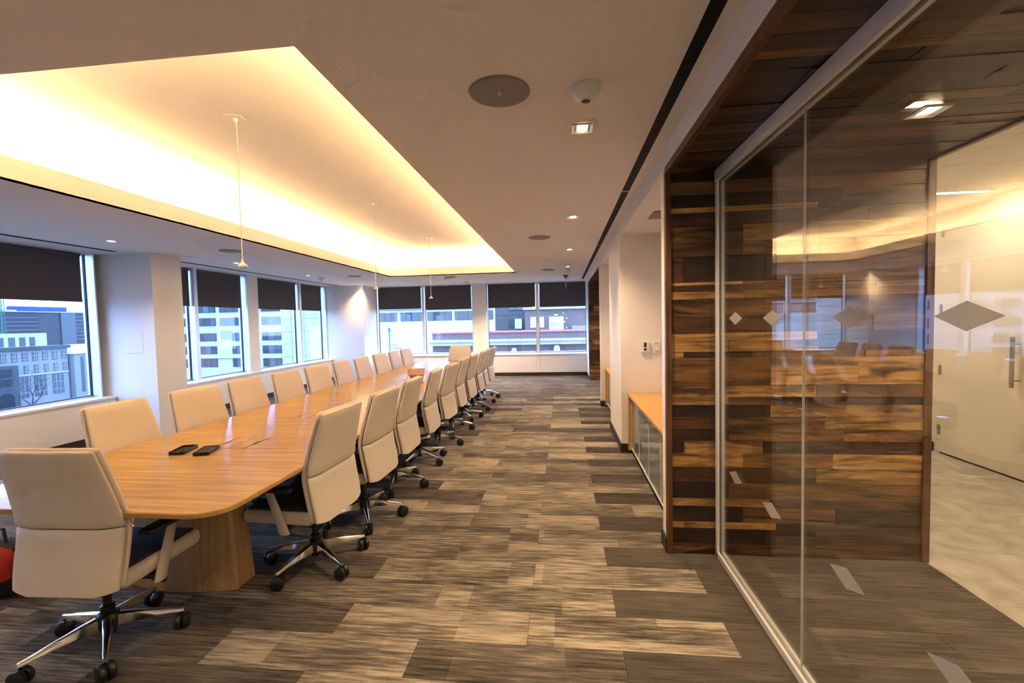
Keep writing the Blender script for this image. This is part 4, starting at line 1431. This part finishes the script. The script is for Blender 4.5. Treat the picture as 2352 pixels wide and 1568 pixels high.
# wing to the right
e, og = building('hipped_building', 'pale building with sloping roof at the right edge of the near side window', XB - 12, XB + 1, 96.8, 118, -16, -4.0, M['bcream'])
m = MB()
m.rings([[(XB - 12 - og[0], 96.5 - og[1], 12.0), (XB + 1.3 - og[0], 96.5 - og[1], 12.0), (XB + 1.3 - og[0], 118 - og[1], 12.0), (XB - 12 - og[0], 118 - og[1], 12.0)],
         [(XB - 8 - og[0], 100 - og[1], 14.1), (XB - 3 - og[0], 100 - og[1], 14.1), (XB - 3 - og[0], 114 - og[1], 14.1), (XB - 8 - og[0], 114 - og[1], 14.1)]])
m.build('hip_roof', M['bwhite'], e)
for y0 in (98.3, 100.2, 102.1, 104.0):
    part(e, og, 'window', XB + 1.01, XB + 1.1, y0, y0 + 0.7, -13.5, -4.8, M['bwin2'])
# dark tower with blue sheeting
XT = -280.0
e, og = building('dark_tower', 'dark glazed tower block with blue sheeting on its roof', XT - 30, XT, 190, 238, -16, 12.3, M['bdark'])
part(e, og, 'scaffold_sheet', XT - 6, XT - 3, 202, 228, 12.3, 15.2, M['banner'])
for k in range(7):
    z = 9.0 - 2.15 * k
    part(e, og, 'floor_band', XT, XT + 0.3, 196.5, 211, z, z + 0.22, M['bcream'])
    part(e, og, 'floor_band', XT, XT + 0.3, 228.5, 238, z + 0.6, z + 0.82, M['bcream'])
part(e, og, 'glass_bay', XT, XT + 0.5, 222, 229.5, -16, 12.0, M['bwin2'])
part(e, og, 'roof_edge', XT - 2, XT + 0.6, 190, 238, 12.1, 12.5, M['bwhite'])
for y0 in (197.5, 200.5):
    part(e, og, 'roof_unit', XT - 4, XT - 1, y0, y0 + 2.2, 12.3, 13.2, M['bwhite'])
# tower crane
cr = tag(empty('tower_crane', (-270, 188.6, -16)), 'lattice mast of a tower crane at the left of the near side window', 'crane')
m = MB()
for sx, sy in ((-1, -1), (1, -1), (1, 1), (-1, 1)):
    m.tube([(sx * 0.7, sy * 0.7, 0), (sx * 0.7, sy * 0.7, 46)], 0.16, 5)
for k in range(22):
    z = k * 2.1
    m.tube([(0.7, -0.7, z), (0.7, 0.7, z + 2.1)], 0.10, 4)
    m.tube([(-0.7, -0.7, z), (0.7, -0.7, z + 2.1)], 0.10, 4)
m.build('lattice_mast', M['greenpipe'], cr)
m = MB()
m.box(-1.2, 1.2, -20, 30, 46, 47.5)
m.build('jib', M['greenpipe'], cr)
# bare tree in the street
tr = tag(empty('bare_tree', (-100.0, 73.5, -16)), 'bare leafless tree before the pale building', 'tree')
m = MB()
def branch(p, dv, ln, rad, lev):
    q = p + dv * ln
    m.tube([tuple(p), tuple((p + q) / 2 + Vector((RND.uniform(-.06, .06), RND.uniform(-.06, .06), 0)) * ln), tuple(q)], [rad, rad * .8, rad * .6], 5)
    if lev == 0:
        return
    for _ in range(3):
        nd = (dv + Vector((RND.uniform(-.8, .8), RND.uniform(-.8, .8), RND.uniform(-.1, .5)))).normalized()
        branch(q, nd, ln * RND.uniform(.6, .8), rad * .55, lev - 1)
branch(Vector((0, 0, 0)), Vector((0, 0, 1)), 3.6, 0.22, 5)
m.build('branches', M['bark'], tr)
